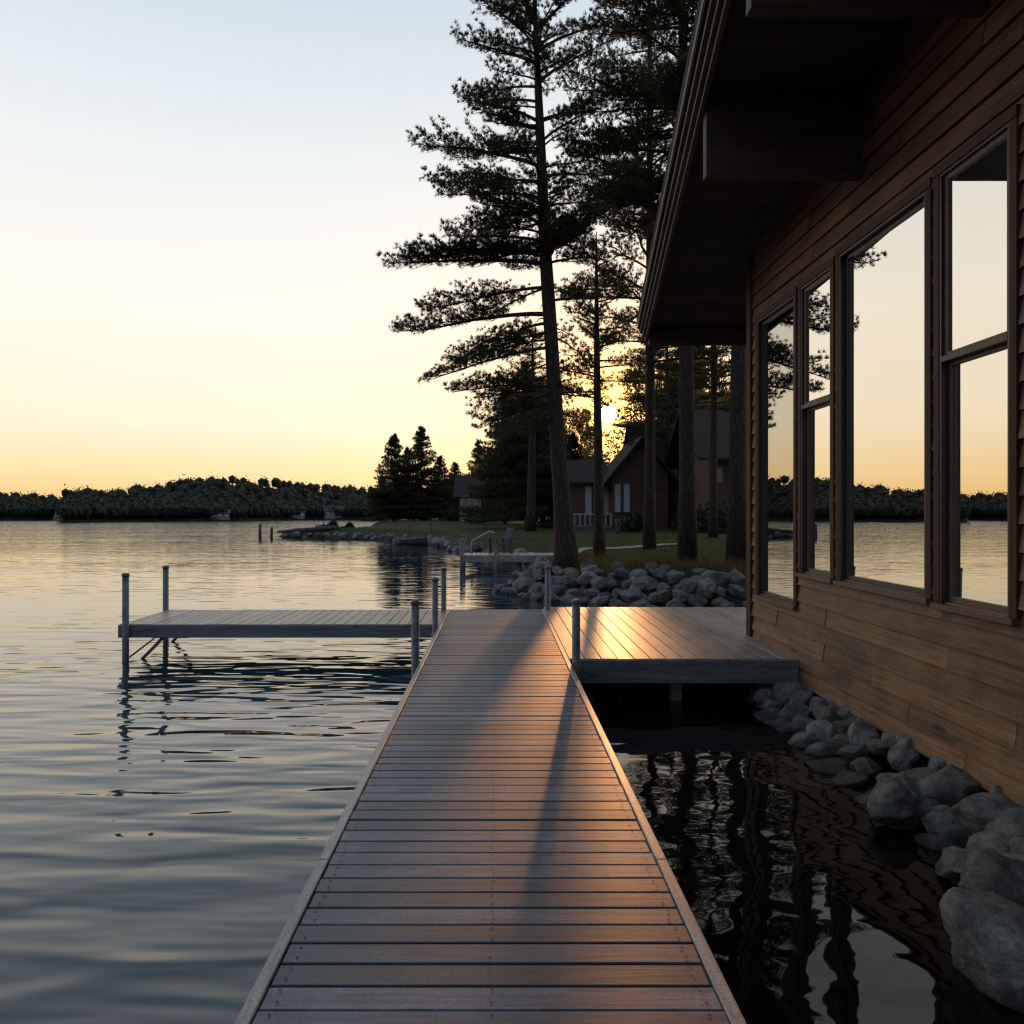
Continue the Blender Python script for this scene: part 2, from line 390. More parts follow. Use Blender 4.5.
    s2 = N.new('ShaderNodeMapRange'); s2.inputs['From Min'].default_value = 0.3; s2.inputs['From Max'].default_value = 1.0
    L.new(sx.outputs[0], s2.inputs['Value'])
    col = mixc(N, L, math_n(N, L, 'MULTIPLY', s2.outputs[0], math_n(N, L, 'SUBTRACT', 1.0, farm.outputs[0])), (0.009, 0.034, 0.045, 1), shal.outputs[0])
    L.new(col, B.inputs['Base Color'])
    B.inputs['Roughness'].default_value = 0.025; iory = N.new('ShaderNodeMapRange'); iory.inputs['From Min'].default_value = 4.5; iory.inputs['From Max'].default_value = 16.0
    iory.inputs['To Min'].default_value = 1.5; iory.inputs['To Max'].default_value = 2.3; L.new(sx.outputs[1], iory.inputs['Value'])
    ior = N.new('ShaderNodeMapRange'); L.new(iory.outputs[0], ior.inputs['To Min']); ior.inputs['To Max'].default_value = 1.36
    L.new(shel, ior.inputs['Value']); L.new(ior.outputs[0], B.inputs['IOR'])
    return m
W_A1, W_A2, W_A3 = 0.036, 0.0052, 0.034
M['water'] = water_mat()

# ------------------------------------------------------------------ sun and sky
SUN = Vector(((608-VPX)/F, 1.0, (VPY-413)/F)).normalized()
SUN_EL = math.asin(SUN.z); SUN_AZ = math.atan2(SUN.x, SUN.y)
world = bpy.data.worlds.new("World"); SC.world = world; world.use_nodes = True
def build_world():
    nt = world.node_tree; N = nt.nodes; L = nt.links
    bg = N['Background']
    sky = N.new('ShaderNodeTexSky'); sky.sky_type = 'NISHITA'; sky.sun_disc = False
    sky.sun_elevation = SUN_EL; sky.sun_rotation = SUN_AZ; sky.air_density = 1.0; sky.dust_density = 2.0
    tc = N.new('ShaderNodeTexCoord')
    nrm = N.new('ShaderNodeVectorMath'); nrm.operation = 'NORMALIZE'; L.new(tc.outputs['Generated'], nrm.inputs[0])
    sx = N.new('ShaderNodeSeparateXYZ'); L.new(nrm.outputs[0], sx.inputs[0])
    # west half of the evening sky: gold at the horizon to pale blue
    west = ramp(N, [(0.0, lin(246, 194, 118)), (0.045, lin(253, 221, 166)), (0.11, lin(255, 240, 214)), (0.24, lin(254, 247, 234)),
                    (0.40, lin(236, 240, 240)), (0.58, lin(202, 218, 229)), (1.0, lin(112, 150, 188))])
    east = ramp(N, [(0.0, lin(158, 148, 152)), (0.15, lin(138, 150, 170)), (0.5, lin(118, 142, 174)), (1.0, lin(112, 142, 180))])
    L.new(sx.outputs[2], west.inputs[0]); L.new(sx.outputs[2], east.inputs[0])
    dt = N.new('ShaderNodeVectorMath'); dt.operation = 'DOT_PRODUCT'; L.new(nrm.outputs[0], dt.inputs[0]); dt.inputs[1].default_value = SUN
    we = N.new('ShaderNodeMapRange'); we.interpolation_type = 'SMOOTHSTEP'; we.inputs['From Min'].default_value = -0.5; we.inputs['From Max'].default_value = 0.45
    L.new(dt.outputs['Value'], we.inputs['Value'])
    g = mixc(N, L, we.outputs[0], east.outputs[0], west.outputs[0])
    sc_ = N.new('ShaderNodeVectorMath'); sc_.operation = 'SCALE'; sc_.inputs['Scale'].default_value = 0.10; L.new(sky.outputs[0], sc_.inputs[0])
    g2 = N.new('ShaderNodeVectorMath'); g2.operation = 'SCALE'; g2.inputs['Scale'].default_value = 1.13; L.new(g, g2.inputs[0])
    base = mixc(N, L, 0.9, sc_.outputs[0], g2.outputs[0])

    # aureole and the sun's disc itself
    ang = math_n(N, L, 'ARCCOSINE', math_n(N, L, 'MINIMUM', dt.outputs['Value'], 0.999999))
    def glow(width, amp):
        e = math_n(N, L, 'EXPONENT', math_n(N, L, 'MULTIPLY', ang, -1.0/R(width)))
        return math_n(N, L, 'MULTIPLY', e, amp)
    def scaled(col, fac):
        v = N.new('ShaderNodeVectorMath'); v.operation = 'SCALE'; v.inputs[0].default_value = col; L.new(fac, v.inputs['Scale']); return v.outputs[0]
    def addv(a, b):
        v = N.new('ShaderNodeVectorMath'); v.operation = 'ADD'; L.new(a, v.inputs[0]); L.new(b, v.inputs[1]); return v.outputs[0]
    dsc = N.new('ShaderNodeMapRange'); dsc.interpolation_type = 'SMOOTHSTEP'
    dsc.inputs['From Min'].default_value = R(0.74); dsc.inputs['From Max'].default_value = R(0.40); dsc.inputs['To Min'].default_value = 0; dsc.inputs['To Max'].default_value = 24.0
    L.new(ang, dsc.inputs['Value'])
    base = mixc(N, L, glow(6.5, 1.0), base, (1.0, 0.50, 0.11, 1))
    tot = addv(base, scaled((1.0, 0.42, 0.08), glow(4.5, 0.8)))
    tot = addv(tot, scaled((1.0, 0.52, 0.12), glow(1.7, 4.5)))
    tot = addv(tot, scaled((1.0, 0.86, 0.5), dsc.outputs[0]))
    L.new(tot, bg.inputs['Color']); bg.inputs['Strength'].default_value = 1.0
build_world()
sl = bpy.data.lights.new('sun', 'SUN'); sl.energy = 1.6; sl.angle = R(1.4); sl.color = (1.0, 0.42, 0.14)
so = bpy.data.objects.new('sun', sl); COL.objects.link(so); so.location = SUN*60
so.rotation_euler = SUN.to_track_quat('Z', 'Y').to_euler()

# ------------------------------------------------------------------ camera
cam = bpy.data.cameras.new('camera'); co = bpy.data.objects.new('camera', cam); COL.objects.link(co)
co.location = (0, 0, CAMZ); co.rotation_euler = (R(90), 0, 0)
cam.sensor_width = 36; cam.lens = F/1024*36; cam.shift_x = (512-VPX)/1024; cam.clip_end = 6000; cam.clip_start = 0.05
SC.camera = co
SC.view_settings.view_transform = 'Standard'; SC.view_settings.look = 'None'; SC.view_settings.exposure = 0
SC.render.engine = 'CYCLES'
SC.cycles.use_denoising = True
SC.cycles.max_bounces = 7; SC.cycles.diffuse_bounces = 3; SC.cycles.glossy_bounces = 4; SC.cycles.transmission_bounces = 3
SC.cycles.sample_clamp_indirect = 6.0
SC.cycles.filter_width = 1.3

# ------------------------------------------------------------------ shoreline and ground
SHORE = np.array([(2.55, -30), (2.5, 2.0), (2.75, 4.0), (2.85, 6.0), (2.5, 7.6), (3.2, 9.0), (4.6, 12.0), (6.2, 14.2), (4.9, 15.0), (2.9, 16.1), (1.4, 17.5), (0.45, 19.0),
                  (0.25, 20.2), (1.0, 22.5), (2.0, 26.5), (1.3, 30.5), (-0.5, 33.5), (-2.6, 41), (-4.6, 49), (-9.0, 55), (-13.5, 59.5), (-18.6, 61.2),
                  (-18.7, 62.6), (-14, 64.5), (-12.5, 75), (-17, 98), (-21, 125), (-10, 160), (60, 175), (400, 180), (400, -30)], dtype=float)
def shore_sd(X, Y):
    """signed distance to the waterline, positive on land"""
    P = np.stack([X, Y], -1); d = np.full(X.shape, 1e9); inside = np.zeros(X.shape, bool)
    n = len(SHORE)
    for i in range(n):
        a, b = SHORE[i], SHORE[(i+1) % n]
        ab = b-a; t = np.clip(((P-a) @ ab)/(ab @ ab), 0, 1)
        q = a + t[..., None]*ab
        d = np.minimum(d, np.hypot(P[..., 0]-q[..., 0], P[..., 1]-q[..., 1]))
        c = ((a[1] > Y) != (b[1] > Y)) & (X < (b[0]-a[0])*(Y-a[1])/(b[1]-a[1]+1e-12) + a[0])
        inside ^= c
    return np.where(inside, d, -d)
def ground_z(X, Y):
    X = np.asarray(X, float); Y = np.asarray(Y, float)
    d = shore_sd(X, Y)
    top = np.where(Y < 13.0, 0.12, 0.78)
    s = np.clip((d+0.5)/1.9, 0, 1); s = s*s*(3-2*s)
    z = -0.5 + (top+0.5)*s
    z = z + np.where(Y >= 13.0, np.clip(d-1.4, 0, 30)*0.016 + np.clip(d-30, 0, 100)*0.006, 0)
    z = np.where(d < -0.5, -0.5 + np.clip(d+0.5, -8, 0)*0.25, z)
    z = z + 0.05*np.sin(X*0.9+0.4*Y)*np.sin(Y*0.7-0.3*X)*np.clip(d-1, 0, 1)
    return z
def gz(x, y): return float(ground_z(np.array([x]), np.array([y]))[0])

def axis_pts(segs):
    out = []
    for a, b, st in segs: out.append(np.arange(a, b, st))
    out.append(np.array([segs[-1][1]])); return np.concatenate(out)
xs = axis_pts([(-2500, -100, 200), (-100, -30, 10), (-30, -4, 1.3), (-4, 10, 0.28), (10, 40, 1.2), (40, 110, 10), (110, 2500, 200)])
ys = axis_pts([(-2500, -50, 200), (-50, 0, 5), (0, 13, 0.6), (13, 36, 0.3), (36, 70, 0.7), (70, 190, 3), (190, 2500, 200)])
def grid_obj(name, X, Y, Z, mat):
    ny, nx = X.shape
    V = np.stack([X, Y, Z], -1).reshape(-1, 3)
    i = np.arange(ny*nx).reshape(ny, nx)
    Fq = np.stack([i[:-1, :-1], i[:-1, 1:], i[1:, 1:], i[1:, :-1]], -1).reshape(-1, 4)
    me = bpy.data.meshes.new(name); me.from_pydata(V.tolist(), [], Fq.tolist())
    me.polygons.foreach_set('use_smooth', [True]*len(me.polygons)); me.materials.append(mat); me.update()
    o = bpy.data.objects.new(name, me); COL.objects.link(o); return o
def ground_mat():
    m, nt, N, L, B = new_mat('lawn_and_bank')
    tc = N.new('ShaderNodeTexCoord'); sx = N.new('ShaderNodeSeparateXYZ'); L.new(tc.outputs['Object'], sx.inputs[0])
    n1 = nd(N, 'ShaderNodeTexNoise', Scale=0.35, Detail=6.0, Roughness=0.65); L.new(tc.outputs['Object'], n1.inputs['Vector'])
    n2 = nd(N, 'ShaderNodeTexNoise', Scale=9.0, Detail=5.0, Roughness=0.7); L.new(tc.outputs['Object'], n2.inputs['Vector'])
    gr = ramp(N, [(0.3, (0.022, 0.032, 0.009)), (0.55, (0.042, 0.056, 0.016)), (0.75, (0.080, 0.078, 0.028))])
    L.new(math_n(N, L, 'ADD', math_n(N, L, 'MULTIPLY', n1.outputs[0], 0.6), math_n(N, L, 'MULTIPLY', n2.outputs[0], 0.4)), gr.inputs[0])
    soil = ramp(N, [(0.3, (0.035, 0.026, 0.018)), (0.7, (0.09, 0.07, 0.05))]); L.new(n2.outputs[0], soil.inputs[0])
    mr = N.new('ShaderNodeMapRange'); mr.inputs['From Min'].default_value = 0.42; mr.inputs['From Max'].default_value = 0.66
    L.new(math_n(N, L, 'ADD', sx.outputs[2], math_n(N, L, 'MULTIPLY', math_n(N, L, 'SUBTRACT', n1.outputs[0], 0.5), 0.5)), mr.inputs['Value'])
    L.new(mixc(N, L, mr.outputs[0], soil.outputs[0], gr.outputs[0]), B.inputs['Base Color'])
    B.inputs['Roughness'].default_value = 0.95; B.inputs['Specular IOR Level'].default_value = 0.1
    bp = nd(N, 'ShaderNodeBump', Strength=0.7, Distance=0.06); L.new(n2.outputs[0], bp.inputs['Height']); L.new(bp.outputs[0], B.inputs['Normal'])
    return m
M['ground'] = ground_mat()
GX, GY = np.meshgrid(xs, ys)
o = grid_obj('ground', GX, GY, ground_z(GX, GY), M['ground']); tag(o, kind='structure')

b = MB(); b.add([(-2500, -2500, 0), (2500, -2500, 0), (2500, 2500, 0), (-2500, 2500, 0)], [(0, 1, 2, 3)])
o = b.build('lake_water', M['water']); tag(o, kind='structure')

# ------------------------------------------------------------------ dock, side platform, deck
Z_D = 0.5
DX0, DX1, DY1 = -0.82, 0.78, 12.15
def post(b, x, y, z0, z1, r=0.045):
    b.tube([(x, y, z0), (x, y, z1-0.03)], r, 14)
def post_part(parent, x, y, z0, z1, r=0.045):
    b = MB(); post(b, x, y, z0, z1, r); p = b.build('post', M['steel'], parent)
    c = MB(); c.tube([(x, y, z1-0.05), (x, y, z1-0.012), (x, y, z1)], [r*1.16, r*1.16, r*0.75], 14)
    c.build('post_cap', M['steel'], p, world=True) if False else None
    cc = c.build('post_cap', M['steel'], None)
    cc.parent = p; cc.location = -Vector(parent.location)
    return p

dock = thing('dock', 'long grey plank dock running straight out from the viewer', 'dock', (0, 4, 0))
def planks(b, along, a0, a1, pitch, gap, c0, c1, z, th=0.038, zj=0.0022, ej=0.006, cut=None, split=0.0):
    """boards laid side by side; along='x' means boards run along x and are stacked in y"""
    t = a0
    while t < a1 - 0.02:
        e = min(t+pitch-gap, a1)
        dz = random.uniform(-zj, zj)
        lo, hi = c0 + random.uniform(-ej, ej), c1 + random.uniform(-ej, ej)
        if cut: lo, hi = cut(t, lo, hi)
        spans = [(lo, hi)]
        if split and random.random() < split:
            s = random.uniform(lo+0.3*(hi-lo), hi-0.3*(hi-lo)); spans = [(lo, s-0.002), (s+0.002, hi)]
        for lo_, hi_ in spans:
            if along == 'x': b.box(lo_, hi_, t, e, z-th+dz, z+dz, 0, bev=0.0035)
            else: b.box(t, e, lo_, hi_, z-th+dz, z+dz, 0, bev=0.0035)
        t += pitch
        if zj > 0.003: t += random.choice((-0.003, 0.0, 0.0, 0.0, 0.003))
def screw(b, x, y, z, r=0.0058):
    vs = [(x + r*math.cos(a), y + r*math.sin(a), z) for a in [k*math.pi/3 for k in range(6)]]
    b.add(vs, [tuple(range(6))], 1)
b = MB()
planks(b, 'x', 0.3, DY1, 0.1225, 0.0095, DX0+0.053, DX1-0.053, Z_D, ej=0.003, zj=0.0022)
for k in range(97):
    y = 0.3 + k*0.1225
    if y > 8.5: break
    for x in (DX0+0.1, -0.02, DX1-0.1):
        for dy in (0.028, 0.088):
            if random.random() < 0.93: screw(b, x+random.uniform(-.006, .006), y+dy+random.uniform(-.005, .005), Z_D+0.0035)
b.build('decking', [M['dock'], M['screw']], dock)
for x0, x1 in ((DX0, DX0+0.048), (DX1-0.048, DX1)):
    b = MB()
    y = 0.3
    for ln in (3.1, 3.6, 3.6, 1.55):
        b.box(x0, x1, y, y+ln-0.004, Z_D-0.20, Z_D+0.006, 0, bev=0.004); y += ln
    b.build('side_rail', M['trim'], dock)
b = MB()
for x in (DX0+0.055, -0.02, DX1-0.095): b.box(x, x+0.04, 0.3, DY1-0.05, Z_D-0.2, Z_D-0.045)
b.box(DX0+0.05, DX1-0.05, DY1-0.045, DY1-0.002, Z_D-0.2, Z_D-0.045)
b.build('joists', M['fascia_x'], dock)
for x, y, zt in ((-0.866, 7.85, 1.17), (-0.868, 10.40, 1.18), (-0.868, 12.05, 1.20), (0.845, 7.9, 1.17), (0.83, 12.12, 1.22)):
    post_part(dock, x, y, -1.2, zt, 0.044)
for y in (1.2, 4.4):
    for x in (DX0+0.2, DX1-0.2):
        b = MB(); b.tube([(x, y, -1.4), (x, y, Z_D-0.21)], 0.04, 10); b.build('leg', M['steel'], dock)

plat = thing('swim_platform', 'narrow side platform of cross planks reaching left over open water', 'dock platform', (-3.1, 11.3, 0))
PX0, PX1, PY0, PY1 = -5.38, DX0-0.006, 10.5, 12.1
b = MB(); planks(b, 'y', PX0+0.01, PX1, 0.152, 0.008, PY0+0.035, PY1, Z_D+0.002)
b.build('decking', M['deck'], plat)
b = MB(); b.box(PX0, PX1-0.1, PY0, PY0+0.032, Z_D-0.185, Z_D-0.004, 0, bev=0.004); b.build('front_fascia', M['fascia_x'], plat)
b = MB(); b.box(PX0-0.001, PX0+0.032, PY0+0.034, PY1, Z_D-0.185, Z_D-0.006, 0, bev=0.004); b.build('end_fascia', M['fascia_x'], plat)
b = MB()
for y in (10.9, 11.5, 12.04): b.box(PX0+0.04, PX1-0.02, y, y+0.04, Z_D-0.18, Z_D-0.042)
b.build('joists', M['fascia_x'], plat)
for x, y, zt in ((-5.24, 10.44, 1.24), (-5.43, 12.13, 1.22)): post_part(plat, x, y, -1.2, zt, 0.045)
for y, xs_ in ((10.6, -5.2), (12.0, -5.38)):
    b = MB(); b.tube([(xs_+0.42, y, Z_D-0.19), (xs_+0.30, y, 0.18), (xs_+0.12, y, 0.0), (xs_+0.04, y, -0.16)], 0.024, 8)
    b.build('brace', M['steel'], plat)
b = MB(); b.tube([(-5.22, 10.52, 0.04), (-5.30, 11.3, 0.12), (-5.40, 12.05, 0.2)], 0.013, 6); b.build('tie_rod', M['steel'], plat)

deck = thing('deck', 'broad tan plank deck joining the dock to the cabin corner', 'deck', (2.2, 10.2, 0))
EX0, EX1, EY0, EY1 = DX1+0.006, 6.2, 8.03, 12.42
WALLX = 3.29
b = MB(); planks(b, 'y', EX0, EX1, 0.178, 0.009, EY0+0.02, EY1, Z_D+0.004, cut=lambda t, lo, hi: (lo if t < 3.2 else 9.72, hi), split=0.25)
b.build('decking', M['deck'], deck)
b = MB(); b.box(EX0, 3.27, EY0-0.02, EY0+0.018, Z_D-0.255, Z_D-0.005, 0, bev=0.004); b.build('front_fascia', M['fascia_x'], deck)
b = MB()
for y in (8.4, 9.2, 10.1, 11.0, 11.9): b.box(EX0+0.03, 3.2 if y < 9.6 else EX1, y, y+0.045, Z_D-0.22, Z_D-0.045)
b.build('joists', M['fascia_x'], deck)
b = MB(); b.box(EX0, EX1, EY1+0.003, EY1+0.04, Z_D-0.25, Z_D-0.005, 0, bev=0.004); b.build('back_fascia', M['fascia_x'], deck)
for x, y in ((2.0, 8.3), (1.2, 12.2), (3.0, 12.2)):
    b = MB(); b.box(x-0.06, x+0.06, y-0.06, y+0.06, -1.2, Z_D-0.26); b.build('leg', M['fascia_x'], deck)

# ------------------------------------------------------------------ the cabin
cabin = thing('cabin', 'brown timber cabin with big mirrored windows and deep sloping eaves', 'cabin', (3.29, 4.0, 0))
CY0, CY1 = -6.0, 9.63
ZB = 0.245
def zs(y): return 5.04 + 0.15*(12.0 - y) if y > -0.6 else 5.04 + 0.15*12.6 - 0.15*(-0.6 - y)
WINS = [('fixed', 8.115, 9.26, 1.10, 4.48), ('hung', 7.22, 7.93, 1.48, 4.50), ('fixed', 5.62, 7.04, 1.48, 4.54), ('hung', 4.70, 5.445, 1.46, 4.58)]
CAS = 0.07
OPEN = [(y0-CAS*0.3, y1+CAS*0.3, z0-0.02, z1+0.02) for _, y0, y1, z0, z1 in WINS]
def subtract(rect, holes):
    rs = [rect]
    for hy0, hy1, hz0, hz1 in holes:
        nr = []
        for (y0, y1, z0, z1) in rs:
            if y1 <= hy0 or y0 >= hy1 or z1 <= hz0 or z0 >= hz1: nr.append((y0, y1, z0, z1)); continue
            if y0 < hy0: nr.append((y0, hy0, z0, z1))
            if y1 > hy1: nr.append((hy1, y1, z0, z1))
            a, c = max(y0, hy0), min(y1, hy1)
            if z0 < hz0: nr.append((a, c, z0, hz0))
            if z1 > hz1: nr.append((a, c, hz1, z1))
        rs = nr
    return [r for r in rs if r[1]-r[0] > 0.01 and r[3]-r[2] > 0.006]
b = MB()
bh = 0.178; z = ZB; row = 0
while z < 7.6:
    y = CY0 + random.uniform(-1.5, 0)
    while y < CY1-0.06:
        ln = random.uniform(0.9, 2.6); ya, yb = max(y, CY0), min(y+ln, CY1-0.055)
        if yb-ya > 0.05:
            top = min(zs(ya), zs(yb))
            if z < max(zs(ya), zs(yb)):
                pj = random.uniform(-0.004, 0.004)
                for (p, q, z0, z1) in subtract((ya+0.0015, yb-0.0015, z, z+bh-0.004), OPEN):
                    t0 = (z0-z)/bh; t1 = (z1-z)/bh
                    xo0 = WALLX - 0.030 + 0.026*t0 + pj; xo1 = WALLX - 0.030 + 0.026*t1 + pj
                    vs = [(xo0, p, z0), (xo0, q, z0), (xo1, q, z1), (xo1, p, z1), (3.33, p, z0), (3.33, q, z0), (3.33, q, z1), (3.33, p, z1)]
                    b.add(vs, [(0, 1, 2, 3), (0, 4, 5, 1), (3, 2, 6, 7), (0, 3, 7, 4), (1, 5, 6, 2)])
        y += ln
    z += bh; row += 1
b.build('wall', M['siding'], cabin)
b = MB()  # sheathing and side wall behind the boards
b.box(3.40, 3.52, CY0, CY1-0.06, ZB+0.01, 4.4)
b.prism([(CY0, 4.4), (CY1-0.06, 4.4), (CY1-0.06, zs(CY1)-0.02), (-0.6, zs(-0.6)-0.02), (CY0, zs(CY0)-0.02)], 3.335, 3.52, axis='x')
b.box(3.36, 9.5, CY1-0.05, CY1-0.005, ZB, zs(CY1)-0.02)
b.box(3.335, 3.40, CY0, CY1-0.06, ZB+0.01, 1.0)
b.build('wall_backing', M['beam'], cabin)
b = MB(); b.box(WALLX-0.045, 3.42, CY1-0.05, CY1+0.015, ZB, zs(CY1)-0.01, 0, bev=0.004); b.box(WALLX-0.047, WALLX-0.0, CY1-0.15, CY1-0.055, ZB, zs(CY1)-0.01, 0, bev=0.004)
b.build('corner_board', M['casing'], cabin)
b = MB(); b.box(3.50, 9.5, CY0, CY1-0.1, -0.8, ZB-0.003); b.build('foundation', M['concrete'], cabin)
b = MB(); b.box(3.50, 9.4, CY0, CY1-0.1, ZB, ZB+0.1); b.box(9.3, 9.4, CY0, CY1-0.1, ZB+0.1, 4.5); b.box(3.53, 9.3, CY0, CY0+0.1, ZB+0.1, 4.5)
b.build('floor_frame', M['beam'], cabin)

GLX = 3.325
for kind, y0, y1, z0, z1 in WINS:
    w = MB()
    c = CAS
    # brown casing boards, proud of the siding
    xa = WALLX-0.040
    w.box(xa, 3.385, y0-c, y0, z0-0.03, z1+0.0, 0, bev=0.003)
    w.box(xa, 3.385, y1, y1+c, z0-0.03, z1+0.0, 0, bev=0.003)
    w.box(xa-0.004, 3.385, y0-c, y1+c, z1+0.002, z1+0.075, 0, bev=0.003)
    win = w.build('window', M['casing'], cabin)
    def sub(mb, name, mat):
        o_ = mb.build(name, mat, None); o_.parent = win; o_.location = -Vector(cabin.location); return o_
    s = MB(); s.box(xa-0.03, 3.385, y0-c*0.9, y1+c*0.9, z0-0.075, z0-0.032, 0, bev=0.004); sub(s, 'sill', M['sash'])
    f = MB(); t = 0.02
    xf0, xf1 = WALLX-0.034, 3.384
    f.box(xf0, xf1, y0+0.001, y0+t, z0-0.031, z1-0.001); f.box(xf0, xf1, y1-t, y1-0.001, z0-0.031, z1-0.001)
    f.box(xf0, xf1, y0+t, y1-t, z1-t, z1-0.001); 
    sub(f, 'frame', M['bronze'])
    sa = MB(); st = 0.042
    def sash(ya, yb, za, zb, xg):
        sa.box(xg-0.022, xg+0.022, ya, ya+st, za, zb, 0, bev=0.003); sa.box(xg-0.022, xg+0.022, yb-st, yb, za, zb, 0, bev=0.003)
        sa.box(xg-0.022, xg+0.022, ya+st, yb-st, zb-st, zb, 0, bev=0.003); sa.box(xg-0.024, xg+0.024, ya+st, yb-st, za, za+st*1.3, 0, bev=0.003)
        p = MB(); p.add([(xg-0.004, ya+st-0.004, za+st), (xg-0.004, yb-st+0.004, za+st), (xg-0.004, yb-st+0.004, zb-st+0.004), (xg-0.004, ya+st-0.004, zb-st+0.004)], [(0, 1, 2, 3)])
        sub(p, 'pane', M['glass'])
    if kind == 'fixed':
        sash(y0+t, y1-t, z0-0.03, z1-t, GLX)
    else:
        zm = 3.22
        sash(y0+t, y1-t, zm-0.01, z1-t, GLX-0.024); sash(y0+t, y1-t, z0-0.03, zm-0.012, GLX+0.006)
        sa.box(GLX-0.072, GLX-0.022, y0+t, y1-t, zm-0.025, zm+0.018, 0, bev=0.003)
    sub(sa, 'sash', M['sash'] if kind == 'hung' else M['bronze'])

def Xf(y): return 2.44 - 0.109*(12.0 - y)
ROOFY = [12.04, -0.6, -7.0]
def strip(b, xin, xout, zlo, zhi, mat=0):
    """bar that follows the rake; xin/xout are offsets from the inner fascia line, zlo/zhi from the soffit"""
    for ya, yb in zip(ROOFY[:-1], ROOFY[1:]):
        vs = []
        for y in (ya, yb):
            for dx, dz in ((xin, zlo), (xout, zlo), (xout, zhi), (xin, zhi)): vs.append((Xf(y)+dx, y, zs(y)+dz))
        b.add(vs, [(0, 1, 2, 3), (7, 6, 5, 4), (0, 4, 5, 1), (1, 5, 6, 2), (2, 6, 7, 3), (3, 7, 4, 0)], mat)
def XS(y): return 10.4 if y > 9.7 else 3.30
b = MB()   # soffit boards running out from the wall
y = 12.02
while y > -7.0:
    yn = y-0.19
    za, zb_ = zs(y), zs(yn+0.006)
    vs = [(Xf(y)-0.02, y, za), (XS(y), y, za), (XS(y), yn+0.006, zb_), (Xf(yn)-0.02, yn+0.006, zb_)]
    vs += [(p[0], p[1], p[2]+0.025) for p in vs]
    b.add(vs, [(0, 1, 2, 3), (7, 6, 5, 4), (0, 4, 5, 1), (1, 5, 6, 2), (2, 6, 7, 3), (3, 7, 4, 0)])
    y = yn
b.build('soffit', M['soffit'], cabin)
b = MB()
for ya, yb in zip(ROOFY[:-1], ROOFY[1:]):
    vs = []
    for y in (ya, yb):
        vs += [(Xf(y)-0.15, y, zs(y)+0.035), (10.5, y, zs(y)+0.035), (10.5, y, zs(y)+0.22), (Xf(y)-0.17, y, zs(y)+0.22)]
    b.add(vs, [(0, 1, 2, 3), (7, 6, 5, 4), (0, 4, 5, 1), (1, 5, 6, 2), (2, 6, 7, 3), (3, 7, 4, 0)])
b.build('roof', M['shingle'], cabin)
for xin, xout, zlo, zhi in ((0.0, -0.04, -0.16, 0.03), (-0.044, -0.08, -0.10, 0.034), (-0.084, -0.12, -0.03, 0.20), (-0.124, -0.16, 0.06, 0.235)):
    b = MB(); strip(b, xin, xout, zlo, zhi); b.build('fascia', M['rake'], cabin)
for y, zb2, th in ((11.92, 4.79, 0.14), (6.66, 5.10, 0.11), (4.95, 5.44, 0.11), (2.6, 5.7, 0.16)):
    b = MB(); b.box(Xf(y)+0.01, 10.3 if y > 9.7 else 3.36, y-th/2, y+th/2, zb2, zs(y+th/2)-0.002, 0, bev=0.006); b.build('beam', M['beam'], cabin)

# ------------------------------------------------------------------ rocks
def rock_mesh(seed, angular=0.5):
    rnd = random.Random(seed)
    bm = bmesh.new()
    bmesh.ops.create_icosphere(bm, subdivisions=5, radius=1.0)
    planes = []
    for k in range(rnd.randint(14, 20)):
        d = Vector((rnd.gauss(0, 1), rnd.gauss(0, 1), rnd.gauss(0, 1))).normalized()
        planes.append((d, rnd.uniform(0.66, 0.93)))
    o1 = Vector((rnd.uniform(0, 50), rnd.uniform(0, 50), rnd.uniform(0, 50)))
    sc_ = Vector((rnd.uniform(0.85, 1.15), rnd.uniform(0.7, 0.95), rnd.uniform(0.6, 0.85)))
    for v in bm.verts:
        n = v.co.normalized(); r = 1.0
        for d, h in planes:
            c = n.dot(d)
            if c > 0.05:
                q = h/c
                if q < r: r = r*(1-angular) + q*angular if angular < 1 else q
        r *= 1 + 0.10*noise.noise(n*1.3+o1) + 0.045*noise.noise(n*3.1+o1) + 0.035*noise.noise(n*7+o1) + 0.020*noise.noise(n*17+o1) + 0.010*noise.noise(n*37+o1)
        v.co = Vector((n.x*r*sc_.x, n.y*r*sc_.y, n.z*r*sc_.z))
    me = bpy.data.meshes.new('rock')
    bm.to_mesh(me); bm.free()
    me.polygons.foreach_set('use_smooth', [True]*len(me.polygons)); me.materials.append(M['rock'])
    return me
ROCKS = [rock_mesh(s, 1.0) for s in range(14)]
def rock(x, y, z, s, label, group=None, sq=1.0, rz=None, name='boulder'):
    o = bpy.data.objects.new(name, random.choice(ROCKS)); COL.objects.link(o)
    o.location = (x, y, z); o.scale = (s*random.uniform(0.9, 1.15), s*random.uniform(0.9, 1.15), s*sq*random.uniform(0.85, 1.1))
    o.rotation_euler = (random.uniform(-0.5, 0.5), random.uniform(-0.5, 0.5), random.uniform(0, 6.28) if rz is None else rz)
    return tag(o, label, 'boulder', group)
G1 = 'boulders piled under the cabin wall'
rock(2.34, 3.30, 0.10, 0.37, 'biggest pale boulder at the lower right corner of the dark water', None, 0.85, 0.4)
rock(2.62, 3.78, 0.14, 0.27, 'blue grey boulder just behind the biggest pale boulder')
y = 2.3
